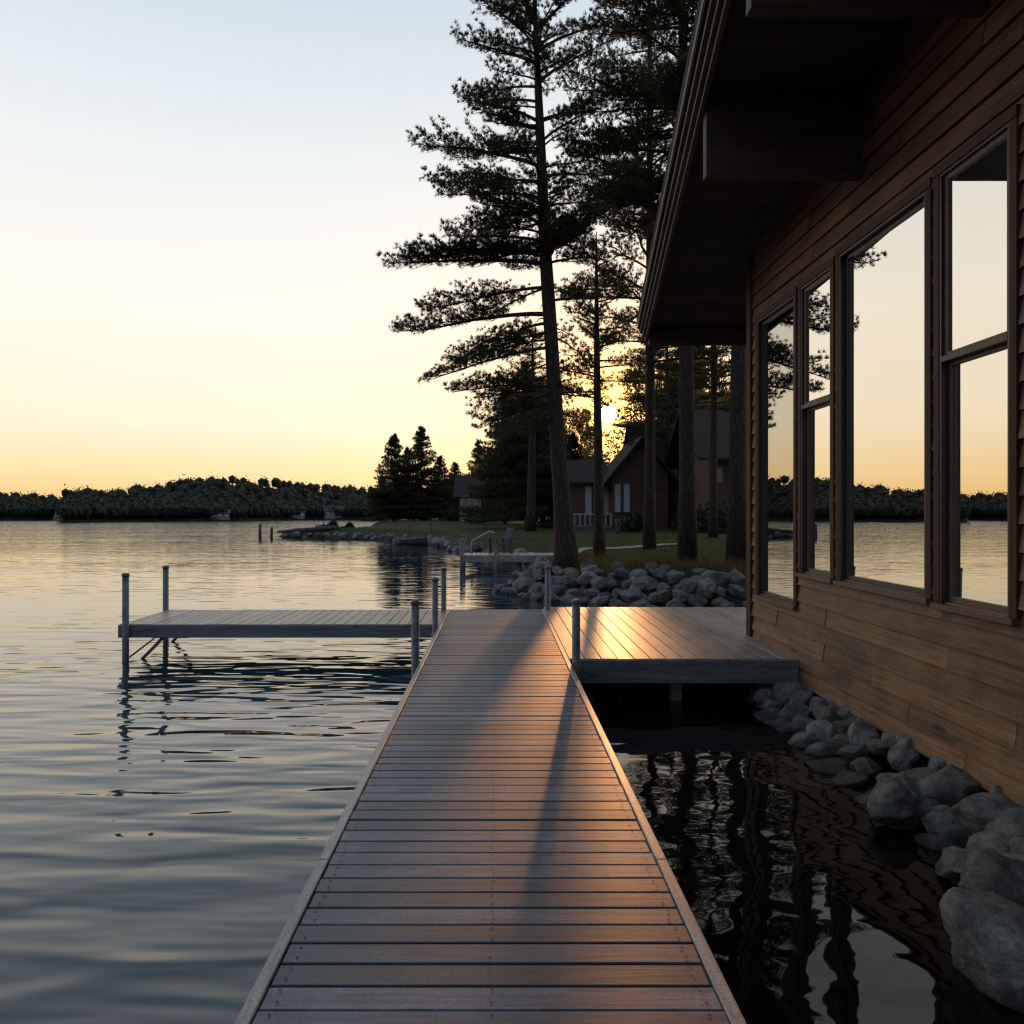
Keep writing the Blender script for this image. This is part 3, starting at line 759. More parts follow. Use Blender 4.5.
while y < 8.6:
    for k, (xo, zo) in enumerate(((2.78, -0.06), (2.98, 0.05), (3.18, 0.15), (3.36, 0.20))):
        s = random.uniform(0.13, 0.235)
        if y < 3.75 and k < 3: continue
        xx = xo + random.uniform(-0.08, 0.08) - (0.28*max(0, 4.2-y)/2 if k < 2 else 0) + (max(0, y-6.8)*0.10 if k == 0 else 0)
        rock(xx, y + random.uniform(-0.1, 0.1) + 0.08*(k % 2), zo + random.uniform(-0.04, 0.03), s, 'grey boulder in the pile under the cabin wall', G1)
    y += random.uniform(0.27, 0.36)
for k in range(16):
    rock(random.uniform(2.62, 3.35), random.uniform(3.7, 5.3), random.uniform(0.0, 0.18), random.uniform(0.12, 0.2), 'grey boulder in the pile under the cabin wall', G1)
for k in range(16):   # pile carries on beneath the deck
    rock(random.uniform(1.9, 3.3), random.uniform(7.6, 9.6), random.uniform(-0.08, 0.05), random.uniform(0.13, 0.22), 'dim boulder in the shadow under the deck', 'boulders under the deck')

G2 = 'boulders of the bank beyond the deck'
PATH = [(0.42, 19.7), (0.75, 18.75), (1.5, 17.6), (2.9, 16.4), (4.3, 15.6), (5.6, 15.1), (6.8, 14.9)]
def along(P, t):
    L_ = [math.dist(P[i], P[i+1]) for i in range(len(P)-1)]; T = t*sum(L_)
    for i, l in enumerate(L_):
        if T <= l or i == len(L_)-1:
            u = T/l; return (P[i][0]+(P[i+1][0]-P[i][0])*u, P[i][1]+(P[i+1][1]-P[i][1])*u, (P[i+1][0]-P[i][0])/l, (P[i+1][1]-P[i][1])/l)
        T -= l
for row, (dn, zo, n) in enumerate(((-0.30, 0.02, 24), (0.02, 0.20, 27), (0.36, 0.42, 25), (0.72, 0.60, 21), (1.05, 0.72, 11))):
    for k in range(n):
        t = (k + random.uniform(0.1, 0.9))/n
        x, y, tx, ty = along(PATH, t)
        nx, ny = -ty, tx
        if ny < 0: nx, ny = -nx, -ny
        taper = 1.0 if t < 0.72 else 1 - (t-0.72)*0.9
        s = random.uniform(0.16, 0.31)*(0.9 if row in (0, 4) else 1.0)
        jn = random.uniform(-0.1, 0.1)
        rock(x+nx*(dn+jn), y+ny*(dn+jn), zo*taper + random.uniform(-0.05, 0.05) + (0.05 if s > .26 else 0), s, 'rounded boulder in the stone bank between deck and lawn', G2)
G3 = 'small rocks along the cove shore'
P3 = [(0.35, 20.3), (1.2, 23.0), (2.0, 26.5), (1.3, 30.5), (-0.5, 33.5), (-2.6, 41), (-4.6, 49), (-9.0, 55), (-13.5, 59.5), (-18.3, 61.6)]
for k in range(105):
    t = (k + random.random())/105
    x, y, tx, ty = along(P3, t)
    s = random.uniform(0.16, 0.36)*(0.8 if y < 30 else 1.1)
    rock(x+random.uniform(-0.3, 0.9), y+random.uniform(-0.5, 0.5), random.uniform(0.0, 0.38), s, 'small grey rock on the shore of the far cove', G3)
for k in range(9):
    rock(random.uniform(-15.8, -13.2), random.uniform(61.0, 62.6), random.uniform(0.4, 0.9), random.uniform(0.3, 0.55), 'dark rock heaped on the low spit', 'rocks heaped on the spit')

# ------------------------------------------------------------------ trees
def unit(v): return v/np.maximum(np.linalg.norm(v, axis=-1, keepdims=True), 1e-9)
def needles(P, D, K, length, width, rng, up=0.3, spread=0.9):
    """K thin blades fanning from every tuft point"""
    n = len(P)
    d = D[:, None, :]*0.75 + rng.normal(size=(n, K, 3))*spread*0.5; d[..., 2] += up
    d = unit(d)
    ln = length*rng.uniform(0.65, 1.2, (n, K, 1))
    side = unit(np.cross(d, rng.normal(size=(n, K, 3))))*width*0.5
    base = np.repeat(P[:, None, :], K, 1)
    tip = base + d*ln
    mid = base + d*ln*0.45
    V = np.stack([base, mid+side, tip, mid-side], 2)
    return V.reshape(-1, 4, 3)
def limb(p0, az, L_, rise, droop, tip, rng, n=9, wig=0.05):
    """polyline of one branch"""
    t = np.linspace(0, 1, n)
    r = L_*t
    a = az + np.cumsum(rng.normal(0, wig, n))*0.6
    z = L_*(rise*t - droop*t**2 + tip*t**4)
    pts = np.stack([p0[0]+r*np.cos(a), p0[1]+r*np.sin(a), p0[2]+z], -1)
    return pts
def pine_parts(root, trunk_pts, trunk_r, branches, rng, tuft_len=0.17, tuft_w=0.02, K=12, twig_step=0.17, tuft_step=0.13, twig_f=0.30, flat=0.16, mat='needle', start=0.25, seg=10, subname=('trunk', 'crown')):
    b = MB(); b.tube(trunk_pts, trunk_r, seg, cap=True)
    TP, TD = [], []
    for (p0, az, L_, rise, droop, tip, rad) in branches:
        pts = limb(p0, az, L_, rise, droop, tip, rng)
        b.tube([tuple(p) for p in pts], list(np.linspace(rad, 0.008, len(pts))), 5, cap=False)
        sl = np.linspace(0, 1, len(pts))
        n = max(3, int(L_*(1-start)/twig_step))
        for t in np.linspace(start, 1.0, n):
            p = np.array([np.interp(t, sl, pts[:, k]) for k in range(3)])
            q = np.array([np.interp(min(t+0.06, 1.0), sl, pts[:, k]) for k in range(3)]); o_ = np.array([np.interp(t-0.06, sl, pts[:, k]) for k in range(3)])
            dr = unit((q-o_)[None])[0]
            sd = unit(np.cross(dr, [0, 0, 1.0])[None])[0]
            prof = math.sin(math.pi*min(1, 0.22+0.78*(t-start)/(1-start)*0.93))**0.7
            for sgn in (-1, 1, 0):
                if sgn == 0:
                    tl = 0.2*prof+0.05; d = dr*0.6 + np.array([0, 0, 0.7])
                else:
                    tl = twig_f*L_*prof*rng.uniform(0.45, 1.15); d = dr*rng.uniform(0.5, 0.9) + sd*sgn*rng.uniform(0.7, 1.0) + np.array([0, 0, rng.uniform(-0.02, 0.3)])
                    if rng.random() < 0.12: continue
                d = d/np.linalg.norm(d)
                m = max(2, int(tl/tuft_step))
                u = np.linspace(0.25, 1.0, m)[:, None]
                P = p + d*tl*u + rng.normal(0, 0.03, (m, 3)); P[:, 2] += rng.uniform(0, flat, m)*0.5 + 0.10*tl*u[:, 0]**2
                TP.append(P); TD.append(np.repeat(d[None], m, 0))
                if sgn != 0 and tl > 0.25: b.tube([tuple(p), tuple(p + d*tl*0.9)], [0.012, 0.004], 3, cap=False)
    TP = np.concatenate(TP); TD = np.concatenate(TD)
    V = needles(TP, TD, K, tuft_len, tuft_w, rng)
    tr = b.build(subname[0], M['bark'], root, world=False)
    cr = raw_mesh(subname[1], V, 4, M[mat], root)
    return tr, cr

def tp(P, z):  # point on trunk polyline at height z
    P = np.array(P); return np.array([np.interp(z, P[:, 2], P[:, k]) for k in range(3)])

# the great pine beside the dock end, built from a survey of its boughs
PY = 19.0
bx, by = 1.77, PY
bz = gz(bx, by)
big = thing('pine_tree', 'tallest pine with long level boughs reaching left over the lake', 'pine tree', (bx, by, bz-0.05))
def loc(pxx, pyy): x_, z_ = px(pxx, pyy, PY); return x_-bx, z_-bz
tpts = [(0, 0, -0.1)]
for q in ((566, 548), (562, 500), (557, 430), (552, 350), (548, 290), (545, 246), (541, 150), (538, 80), (535, 10), (533, -60)):
    x_, z_ = loc(*q); tpts.append((x_, 0, z_))
trad = [0.40, 0.34, 0.245, 0.21, 0.19, 0.185, 0.17, 0.135, 0.10, 0.06, 0.02]
rng = np.random.default_rng(11)
br = []
def bough(atx, aty, tx, ty, tip=0.10, depth=0.0, rad=0.05):
    """bough attached at trunk pixel height aty reaching to tip pixel tx,ty"""
    x0, z0 = loc(atx, aty); p0 = tp(tpts, z0)
    x1, z1 = loc(tx, ty)
    L_ = math.hypot(x1-p0[0], depth); az = math.atan2(depth, x1-p0[0])
    rise = (z1-z0)/L_
    br.append((p0, az, L_, rise + 0.18, 0.18+tip, tip, rad))
for a in ((552, 262, 392, 268, .10, -0.3, .07), (552, 312, 398, 326, .12, 0.6, .07), (555, 345, 432, 384, .05, -0.8, .05), (556, 372, 470, 410, .05, 1.0, .04),
          (548, 240, 446, 228, .08, 0.4, .05), (549, 225, 455, 205, .05, -1.2, .05), (545, 196, 438, 180, .10, 0.7, .05), (544, 165, 418, 148, .12, -0.5, .06),
          (543, 150, 450, 128, .1, 1.5, .05), (541, 120, 458, 98, .1, -0.3, .05), (540, 85, 480, 72, .1, 0.8, .04), (538, 62, 456, 38, .12, 0.0, .05), (537, 38, 470, 14, .1, -1.0, .04),
          (536, 15, 480, -20, .1, 0.6, .04),
          (538, 50, 612, 8, .1, 0.2, .05), (539, 80, 602, 60, .1, -0.7, .05), (541, 118, 606, 92, .1, 0.8, .04), (543, 140, 592, 128, .1, -1.0, .04), (544, 175, 608, 168, .1, 0.3, .05),
          (547, 205, 590, 208, .1, -0.5, .04), (549, 235, 585, 240, .1, 1.0, .04), (550, 262, 600, 255, .08, 0.0, .04), (552, 300, 590, 306, .08, -0.9, .04), (553, 335, 588, 345, .08, 0.7, .04), (556, 380, 580, 398, .05, -.5, .03),
          (537, 30, 590, -15, .1, -0.6, .04), (551, 285, 425, 300, .1, 1.2, .05), (549, 250, 415, 268, .1, -0.9, .05), (546, 210, 470, 205, .1, 1.0, .04), (544, 180, 430, 160, .1, 1.3, .04),
          (558, 400, 478, 425, .05, 0.5, .04), (559, 415, 505, 440, .05, -0.7, .03), (557, 385, 455, 398, .06, -1.2, .04), (554, 330, 455, 350, .08, 1.4, .04), (542, 100, 465, 78, .1, 0.9, .04)):
    bough(*a)
for k in range(18):   # boughs towards and away from the viewer
    zz = rng.uniform(7.2, 15.6); p0 = tp(tpts, zz)
    az = rng.choice([1, -1])*math.pi/2 + rng.normal(0, 0.55); 
    L_ = rng.uniform(0.5, 1.0)*min(3.2, max(0.8, (17.5-zz)*0.42))
    br.append((p0, az, L_, rng.uniform(0.0, 0.22), 0.2, 0.14, 0.04))
ex = []
for (p0, az, L_, rise, droop, tip, rad) in br:
    for _r in range(1 + int(rng.random() < 0.3)):
        q0 = tp(tpts, p0[2] + rng.uniform(-0.25, 0.35)); ex.append((q0, az + rng.normal(0, 0.35), L_*rng.uniform(0.45, 0.8), rise + rng.uniform(-0.02, 0.1), droop, tip, rad*0.7))
br += ex
trad = [r*0.92 for r in trad]
pine_parts(big, tpts, trad, br, rng, K=20, tuft_len=0.115, tuft_w=0.0125, twig_f=0.30, twig_step=0.115, tuft_step=0.075, flat=0.2)
for k in range(14):   # dead stubs low on the trunk
    zz = rng.uniform(3.2, 8.0); p0 = tp(tpts, zz); az = rng.uniform(0, 6.28); L_ = rng.uniform(0.3, 1.1)
    b = MB(); b.tube([tuple(p0), (p0[0]+math.cos(az)*L_*0.6, p0[1]+math.sin(az)*L_*0.6, zz+0.05), (p0[0]+math.cos(az)*L_, p0[1]+math.sin(az)*L_, zz-0.08)], [0.025, 0.015, 0.004], 4, cap=False)
    b.build('dead_branch', M['bark'], big, world=False)

def pine_generic(name, label, loc_, H, r0, z_low, Lmax, nb, seed, lean=(0, 0), dens=1.0, group=None, K=11, top_taper=1.0, tuft=(0.14, 0.018), step=(0.135, 0.09), gap=None):
    rng = np.random.default_rng(seed)
    root = thing(name, label, 'pine tree', loc_, 0, group)
    n = 10; P = []; Rr = []
    for k in range(n+1):
        t = k/n; P.append((lean[0]*t + 0.05*math.sin(3*t+seed), lean[1]*t + 0.05*math.cos(2.3*t+seed), -0.1 + (H+0.1)*t)); Rr.append(r0*(1.25 if k == 0 else 1)*(1-t)**0.75+0.012)
    B_ = []
    for k in range(nb):
        t = (k + rng.random())/nb; zz = z_low + (H-0.3-z_low)*t
        if gap and gap[0] < zz < gap[1]: continue
        p0 = tp(P, zz)
        Lb = Lmax*(1-t**1.6)**0.8*rng.uniform(0.55, 1.1)*(0.75+0.25*math.sin(min(1, t*4+0.3)*math.pi/2)) + 0.25
        B_.append((p0, rng.uniform(0, 2*math.pi), Lb, rng.uniform(0.0, 0.3)+0.25*t, 0.2, 0.12, 0.02+0.010*Lb))
    pine_parts(root, P, Rr, B_, rng, K=K, tuft_len=tuft[0], tuft_w=tuft[1], twig_step=step[0], tuft_step=step[1])
    return root
G4 = None
def at(pxx, Y): return ((pxx-VPX)/F*Y, Y, gz((pxx-VPX)/F*Y, Y)-0.03)
small = pine_generic('pine_tree', 'slim young pine standing just left of the low sun', at(598, 21.7), 9.6, 0.16, 3.4, 1.5, 58, 21, K=10, gap=(3.55, 4.45))
p3 = pine_generic('pine_tree', 'straight tall pine rising right of the low sun in front of the gabled house', at(648, 25.0), 21.5, 0.185, 6.3, 3.3, 96, 33, lean=(0.1, 0), K=13)
p4 = pine_generic('pine_tree', 'thick pine trunk beside the right end of the gabled house', at(686, 18.6), 20.5, 0.205, 8.0, 3.3, 80, 45, lean=(-0.15, 0), K=13)
p5 = dup(p4, at(739, 17.8), 2.1, (1.04, 1.04, 1.0), 'dark pine trunk nearest the cabin corner')
dup(p3, at(713, 34), 1.3, (1, 1, .95), 'pine trunk rising behind the roof of the reddish house')
dup(p3, at(668, 52), 4.0, (1.1, 1.1, .9), 'pine crown behind the ridge of the gabled house')
dup(small, at(531, 47), 2.4, (1.9, 1.9, 1.35), 'pine on the lawn left of the tallest pine trunk')


def spruce(name, label, loc_, H, W, seed, nb=170, tuft=(0.34, 0.06), group=None):
    rng = np.random.default_rng(seed)
    root = thing(name, label, 'spruce tree', loc_, 0, group)
    P = [(0, 0, -0.1), (0, 0, H*0.5), (0, 0, H)]; Rr = [H*0.017, H*0.010, 0.02]
    B_ = []
    for k in range(nb):
        t = ((k+rng.random())/nb)**0.9; zz = H*(0.07 + 0.92*t); 
        Lb = W*(1-t)**0.85*rng.uniform(0.7, 1.12)+0.15
        B_.append((np.array([0, 0, zz]), rng.uniform(0, 2*math.pi), Lb, rng.uniform(-0.15, 0.05)-0.1+0.4*t, 0.25, 0.25, 0.04))
    pine_parts(root, P, Rr, B_, rng, K=9, tuft_len=tuft[0], tuft_w=tuft[1], twig_step=0.34, tuft_step=0.28, twig_f=0.34, mat='spruce', start=0.12, seg=6)
    return root
s1 = spruce('spruce_tree', 'tallest pointed spruce on the point', at(421, 108), 13.6, 4.9, 3)
s2 = spruce('spruce_tree', 'leftmost spruce on the point with a sharp tip', at(394, 106), 12.2, 4.4, 5)
dup(s1, at(408, 112), 2.0, (0.8, 0.8, 0.80), 'shorter spruce between the two tallest on the point')
dup(s2, at(440, 112), 1.0, (0.85, 0.85, 0.78), 'low spruce at the right edge of the group on the point')
dup(s1, at(478, 128), 3.3, (0.85, 0.85, 0.97), 'lone spruce behind the cottage roof')
dup(s2, at(455, 130), 4.3, (0.9, 0.9, 0.80), 'small spruce just left of the cottage')
dup(s2, at(382, 112), 5.1, (0.7, 0.7, 0.55), 'smallest spruce at the lake end of the point')
dup(s1, at(505, 72), 0.5, (0.9, 0.9, 0.95), 'dark spruce behind the left side of the tallest pine')
dup(s1, at(527, 57), 1.9, (0.95, 0.95, 0.92), 'full dark spruce touching the left side of the tallest pine trunk')
dup(s2, at(573, 67), 0.4, (0.62, 0.62, 0.66), 'short spruce behind the porch wing of the gabled house')
dup(s1, at(672, 66), 0.9, (0.8, 0.8, 0.95), 'spruce rising behind the ridge of the gabled house')
dup(s2, at(543, 66), 2.8, (0.95, 0.95, 1.02), 'dense spruce behind the tallest pine trunk')

def broadleaf(name, label, loc_, H, W, seed, n=5200, leaf=0.16, mat='leaf'):
    rng = np.random.default_rng(seed)
    root = thing(name, label, 'tree', loc_)
    b = MB(); b.tube([(0, 0, -0.1), (0.1, 0, H*0.35), (0.0, 0.1, H*0.8)], [H*0.02, H*0.014, 0.03], 7)
    cl = []
    for k in range(26):
        a = rng.uniform(0, 6.28); t = rng.uniform(0.28, 0.97); rr = W*math.sqrt(max(0.05, 1-((t-0.55)/0.5)**2))*rng.uniform(0.3, 1.0)
        c = np.array([math.cos(a)*rr, math.sin(a)*rr, H*t]); cl.append((c, rng.uniform(0.25, 0.5)*W))
        b.tube([(0.05, 0, H*min(t, 0.75)*0.7), tuple(c*np.array([.5, .5, 1])-np.array([0, 0, .3])), tuple(c)], [0.06, 0.035, 0.01], 4, cap=False)
    b.build('trunk', M['bark'], root, world=False)
    Vs = []
    per = n//len(cl)
    for c, r_ in cl:
        d = unit(rng.normal(size=(per, 3)))*(rng.uniform(0.2, 1, (per, 1))**0.5)*r_*np.array([1, 1, 0.7])
        Pn = c + d
        u = unit(rng.normal(size=(per, 3))); v = unit(np.cross(u, rng.normal(size=(per, 3))))
        s_ = leaf*rng.uniform(0.6, 1.3, (per, 1))
        Vs.append(np.stack([Pn-u*s_, Pn+v*s_*0.5, Pn+u*s_, Pn-v*s_*0.5], 1))
    raw_mesh('crown', np.concatenate(Vs), 4, M[mat], root)
    return root
t1 = broadleaf('broadleaf_tree', 'golden lit tree under the low sun behind the house roof', at(592, 74), 6.6, 3.4, 61, n=2700, leaf=0.2)
t2 = broadleaf('broadleaf_tree', 'tree left of the low sun behind the tallest pine', at(566, 80), 12.5, 4.2, 62)
spots = [(t1, 655, 84, 1.0, 1.6, 'backlit tree right of the low sun above the gable'), (t2, 536, 96, 1.1, 1.15, 'rounded tree behind the spruce and the tallest pine trunk'),
         (t2, 668, 92, 1.1, 1.25, 'tall tree filling the sky behind the gable ridge'), (t1, 700, 78, 1.2, 1.85, 'tree behind the reddish house roof on its left'),
         (t2, 735, 82, 1.1, 1.2, 'tree behind the reddish house by the cabin corner'), (t1, 498, 110, 1.1, 1.4, 'tree standing behind the cottage roof'),
          (t2, 628, 112, 1.1, 0.68, 'farther tree showing in the gaps below the sun'),
         (t1, 462, 138, 1.0, 1.15, 'low tree in the gap left of the lone spruce'), (t2, 690, 118, 1.3, 1.5, 'farthest tall tree between the two right houses')]
t3 = broadleaf('broadleaf_tree', 'tall dark tree rising between the tallest pine and the young pine', at(543, 84), 16.0, 3.8, 63, n=7800, leaf=0.2)
t4 = broadleaf('broadleaf_tree', 'tall dark tree behind the straight pine right of the sun', at(662, 76), 17.5, 4.4, 64, n=8200, leaf=0.2)
spots += [(t3, 582, 112, 0.62, 1.0, 'slender farther tree showing in the gaps left of the sun'), (t3, 690, 88, 1.2, 1.2, 'tall tree in the gap between the thick pine trunk and the straight pine'), (t4, 722, 96, 1.2, 1.2, 'tall tree behind the reddish house beside the cabin corner'),
          (t4, 530, 92, 0.9, 0.9, 'tall tree behind the dense spruce beside the tallest pine trunk'), (t3, 756, 100, 1.3, 1.2, 'tall tree seen only past the cabin corner')]
for i, (src, p_, Y_, sw, sh_, lab) in enumerate(spots):
    dup(src, at(p_, Y_), i*1.7, (sw, sw, sh_), lab)

def hx0(p_): return (p_-VPX)/F*61.6
def bush(label, loc_, w, h, seed):
    rng = np.random.default_rng(seed); root = thing('bush', label, 'bush', loc_)
    n = 1500
    d = unit(rng.normal(size=(n, 3)))*(rng.uniform(0.3, 1, (n, 1))**0.5)*np.array([w, w, h]); d[:, 2] = np.abs(d[:, 2])*(0.85+0.3*np.sin(d[:, 0]*5+d[:, 1]*4))
    u = unit(rng.normal(size=(n, 3))); v = unit(np.cross(u, rng.normal(size=(n, 3)))); s_ = 0.11*rng.uniform(0.6, 1.4, (n, 1))
    raw_mesh('leaves', np.stack([d-u*s_, d+v*s_*.6, d+u*s_, d-v*s_*.6], 1), 4, M['bush'], root)
    b = MB()
    for k in range(7):
        a = k*0.9; b.tube([(0, 0, -0.05), (math.cos(a)*w*0.5, math.sin(a)*w*0.5, h*0.7)], [0.03, 0.01], 4, cap=False)
    b.build('stems', M['bark'], root, world=False)
    return root
bush('clipped round bush before the gabled house', at(632, 44), 0.85, 1.15, 1)
bush('large dark bush against the reddish house', at(716, 41), 1.6, 1.75, 2)
bush('dark bush between the gable wall and the reddish house', at(690, 43), 1.1, 1.3, 3)
bush('low bush by the cottage corner', at(487, 86), 1.2, 1.1, 4)
bush('ragged shrub on the low spit', (hx0(331), 61.6, 0.45), 0.75, 1.0, 6)
bush('smaller shrub at the inner end of the low spit', (hx0(347), 61.9, 0.5), 0.6, 0.7, 7)
bush('bush at the foot of the spruces on the point', at(452, 98), 1.4, 1.4, 5)

# ------------------------------------------------------------------ grass and weeds
def blades(name, pts, h, w, mat, rng, lean=0.5):
    n = len(pts)
    a = rng.uniform(0, 6.28, n); d = np.stack([np.cos(a), np.sin(a), np.zeros(n)], -1)
    hh = h*rng.uniform(0.5, 1.3, (n, 1)); s_ = d*w*0.5
    tip = pts + np.stack([rng.normal(0, lean, n), rng.normal(0, lean, n), np.ones(n)], -1)*hh
    V = np.stack([pts-s_, pts+s_, tip], 1)
    return raw_mesh(name, V, 3, mat)
rng = np.random.default_rng(5)
n = 60000
Pg = np.stack([rng.uniform(-1, 10, n), 15+rng.uniform(0, 1, n)**1.5*22], -1)
sd = shore_sd(Pg[:, 0], Pg[:, 1]); Pg = Pg[sd > 1.35]
Pz = ground_z(Pg[:, 0], Pg[:, 1])
g = blades('grass', np.concatenate([Pg, Pz[:, None]-0.01], 1), 0.075, 0.018, M['grass'], rng)
tag(g, 'short green lawn grass under the pines', 'grass', kind='stuff')
n = 9000
Pg = np.stack([rng.uniform(0, 8, n), rng.uniform(15, 21, n)], -1); sd = shore_sd(Pg[:, 0], Pg[:, 1])
den = np.array([noise.noise(Vector((p[0]*0.8, p[1]*0.8, 3))) for p in Pg])
Pg = Pg[(sd > 0.9) & (sd < 2.6) & (den > -0.05)]
Pz = ground_z(Pg[:, 0], Pg[:, 1])
g = blades('bank_weeds', np.concatenate([Pg, Pz[:, None]-0.02], 1), 0.26, 0.022, M['weed'], rng, 0.35)
tag(g, 'reddish weeds along the top of the stone bank', 'weeds', kind='stuff')

M['pathstone'] = noisy('pale_gravel_path', (0.18, 0.165, 0.15, 1), (0.34, 0.32, 0.29, 1), scale=5)
def path(pts, w):
    vs = []; fs = []
    for i, (x, y) in enumerate(pts):
        for s in (-w, w): vs.append((x, y+s, gz(x, y+s)+0.035))
    b = MB()
    for i in range(len(pts)-1): fs.append((2*i, 2*i+2, 2*i+3, 2*i+1))
    b.add(vs, fs); o = b.build('path', M['pathstone']); tag(o, kind='structure')
path([(1.0+0.35*k, 26.6 + 0.055*k + 0.15*math.sin(k*0.5)) for k in range(0, 18)], 0.45)

# ------------------------------------------------------------------ houses on the near shore
M['redwood'] = wood('reddish_board_wall', (0.07, 0.036, 0.023), (0.16, 0.085, 0.053), 'x', rough=0.7, var=0.3, grain=14)
M['greywall'] = wood('brown_grey_wall', (0.10, 0.08, 0.065), (0.20, 0.165, 0.135), 'x', rough=0.7, var=0.3, grain=14)
M['white'] = noisy('white_paint', (0.34, 0.32, 0.29, 1), (0.46, 0.44, 0.40, 1), scale=3, rough=0.5, bump=0.05)
M['dimglass'] = noisy('dim_window_glass', (0.02, 0.02, 0.022, 1), (0.05, 0.05, 0.05, 1), scale=1, rough=0.08, bump=0, spec=0.9)
M['curtain'] = noisy('pale_curtain', (0.40, 0.38, 0.35, 1), (0.56, 0.54, 0.50, 1), scale=4, rough=0.7, bump=0.1)
def gable_y(b, x0, x1, y0, y1, ze, zr, over=0.5, th=0.18):
    """roof with ridge along y (gable faces the viewer)"""
    xm = (x0+x1)/2; k = (zr-ze)/(xm-x0)
    for s in (-1, 1):
        xe = xm + s*(xm-x0+over); zz = ze - k*over
        pts = [(xm, zr+0.02), (xe, zz+0.02), (xe, zz+th), (xm, zr+th+0.04)]
        b.prism(pts, y0-over, y1+over)
def gable_x(b, x0, x1, y0, y1, ze, zr, over=0.5, th=0.18):
    """roof with ridge along x (eave faces the viewer)"""
    ym = (y0+y1)/2; k = (zr-ze)/(ym-y0)
    for s in (-1, 1):
        ye = ym + s*(ym-y0+over); zz = ze - k*over
        b.prism([(ym, zr+0.02), (ye, zz+0.02), (ye, zz+th), (ym, zr+th+0.04)], x0-over, x1+over, axis='x')
def house_window(root, x0, x1, y, z0, z1, glass='dimglass', frame='white', mull=1, proud=0.06):
    """window facing the viewer on a wall at y"""
    f = MB(); t = 0.09
    f.box(x0-t, x0, y-proud, y+0.02, z0-t, z1+t); f.box(x1, x1+t, y-proud, y+0.02, z0-t, z1+t)
    f.box(x0, x1, y-proud, y+0.02, z1, z1+t); f.box(x0, x1, y-proud-0.02, y+0.02, z0-t, z0)
    for k in range(1, mull):
        xm = x0+(x1-x0)*k/mull; f.box(xm-0.04, xm+0.04, y-proud+0.005, y+0.02, z0, z1)
    w = f.build('window', M[frame], root)
    p = MB(); p.box(x0+0.002, x1-0.002, y-0.025, y+0.015, z0+0.002, z1-0.002)
    q = p.build('pane', M[glass], None); q.parent = w; q.location = -Vector(root.location)
    return w
# gabled house: Y = 50
HY = 50.0
def hx(p_, Y=HY): return (p_-VPX)/F*Y
def hz(p_, Y=HY): return CAMZ - (p_-VPY)/F*Y
gH = gz(hx(640), HY)
house = thing('lake_house', 'brown house with a steep front gable and white framed windows', 'house', (hx(640), HY, gH))
b = MB()
x0, x1, xm = hx(612), hx(668), hx(640)
b.prism([(x0, gH-0.3), (x1, gH-0.3), (x1, hz(474)), (xm, hz(441)), (x0, hz(474))], HY, HY+5.0)
b.box(hx(572), x0-0.002, HY+1.5, HY+8.5, gH-0.3, hz(482, 51.5))
b.box(x1+0.002, hx(722), HY+1.2, HY+8.6, gH-0.3, hz(480, 51))
b.build('wall', M['redwood'], house)
b = MB(); gable_y(b, x0, x1, HY, HY+5.0, hz(474), hz(440), 0.9); r1 = b.build('roof', M['shingle'], house)
b = MB(); gable_x(b, hx(572), x0-0.3, HY+1.5, HY+8.5, hz(482, 51.5), hz(462, 54), 0.45); b.build('roof', M['shingle'], house)
b = MB(); gable_x(b, hx(646), hx(722), HY+1.2, HY+8.6, hz(478, 51), hz(425, 55), 0.45); b.build('roof', M['shingle'], house)
b = MB(); cx_ = hx(664); b.box(cx_-0.45, cx_+0.45, HY+3.6, HY+4.4, hz(470), hz(424, 55)); 
c_ = b.build('chimney', M['concrete'], None); c_.parent = r1; c_.location = -Vector(house.location)
for a_, c_ in ((585, 591.5), (594, 600.5), (603.5, 609)):
    house_window(house, hx(a_, 51.5), hx(c_, 51.5), HY+1.5, hz(515, 51.5), hz(486, 51.5), 'curtain', 'redwood')
for a_, c_ in ((614.5, 620.5), (623.5, 629.5)):
    house_window(house, hx(a_), hx(c_), HY, hz(512), hz(484), 'curtain', 'redwood')
house_window(house, hx(652), hx(656), HY, hz(508), hz(492), 'dimglass', 'redwood')
house_window(house, hx(690, 51), hx(698, 51), HY+1.2, hz(512, 51), hz(488, 51), 'dimglass', 'redwood', 2)
b = MB(); b.box(hx(676, 51), hx(683, 51), HY+1.1, HY+1.19, gH, hz(489, 51)); d_ = b.build('door', M['greywall'], house)
# porch of the gabled house
b = MB(); b.box(hx(566), hx(608), HY-1.8, HY+1.45, gH-0.1, gH+0.22); po = b.build('porch_floor', M['greywall'], house)
b = MB()
for k in range(9):
    x_ = hx(567) + k*(hx(607)-hx(567))/8; b.box(x_-0.035, x_+0.035, HY-1.75, HY-1.68, gH+0.23, gH+0.95)
b.box(hx(566), hx(608), HY-1.77, HY-1.66, gH+0.952, gH+1.03)
b.build('porch_railing', M['white'], house)
# reddish house behind on the right
RY = 43.0
gR = gz(hx(722, RY), RY)
rh = thing('lake_house', 'reddish board house partly hidden by the cabin corner', 'house', (hx(722, RY), RY, gR))
x0, x1 = hx(709, RY), hx(790, RY)
b = MB(); b.box(x0, x1, RY, RY+7, gR-0.3, hz(453, RY)); b.build('wall', M['redwood'], rh)
b = MB(); gable_x(b, x0, x1, RY, RY+7, hz(450, RY), hz(412, RY+3), 0.9); b.build('roof', M['shingle'], rh)
house_window(rh, hx(717, RY), hx(722, RY), RY, hz(482, RY), hz(468, RY), 'dimglass', 'greywall')
house_window(rh, hx(730, RY), hx(738, RY), RY, hz(490, RY), hz(468, RY), 'dimglass', 'greywall', 2)
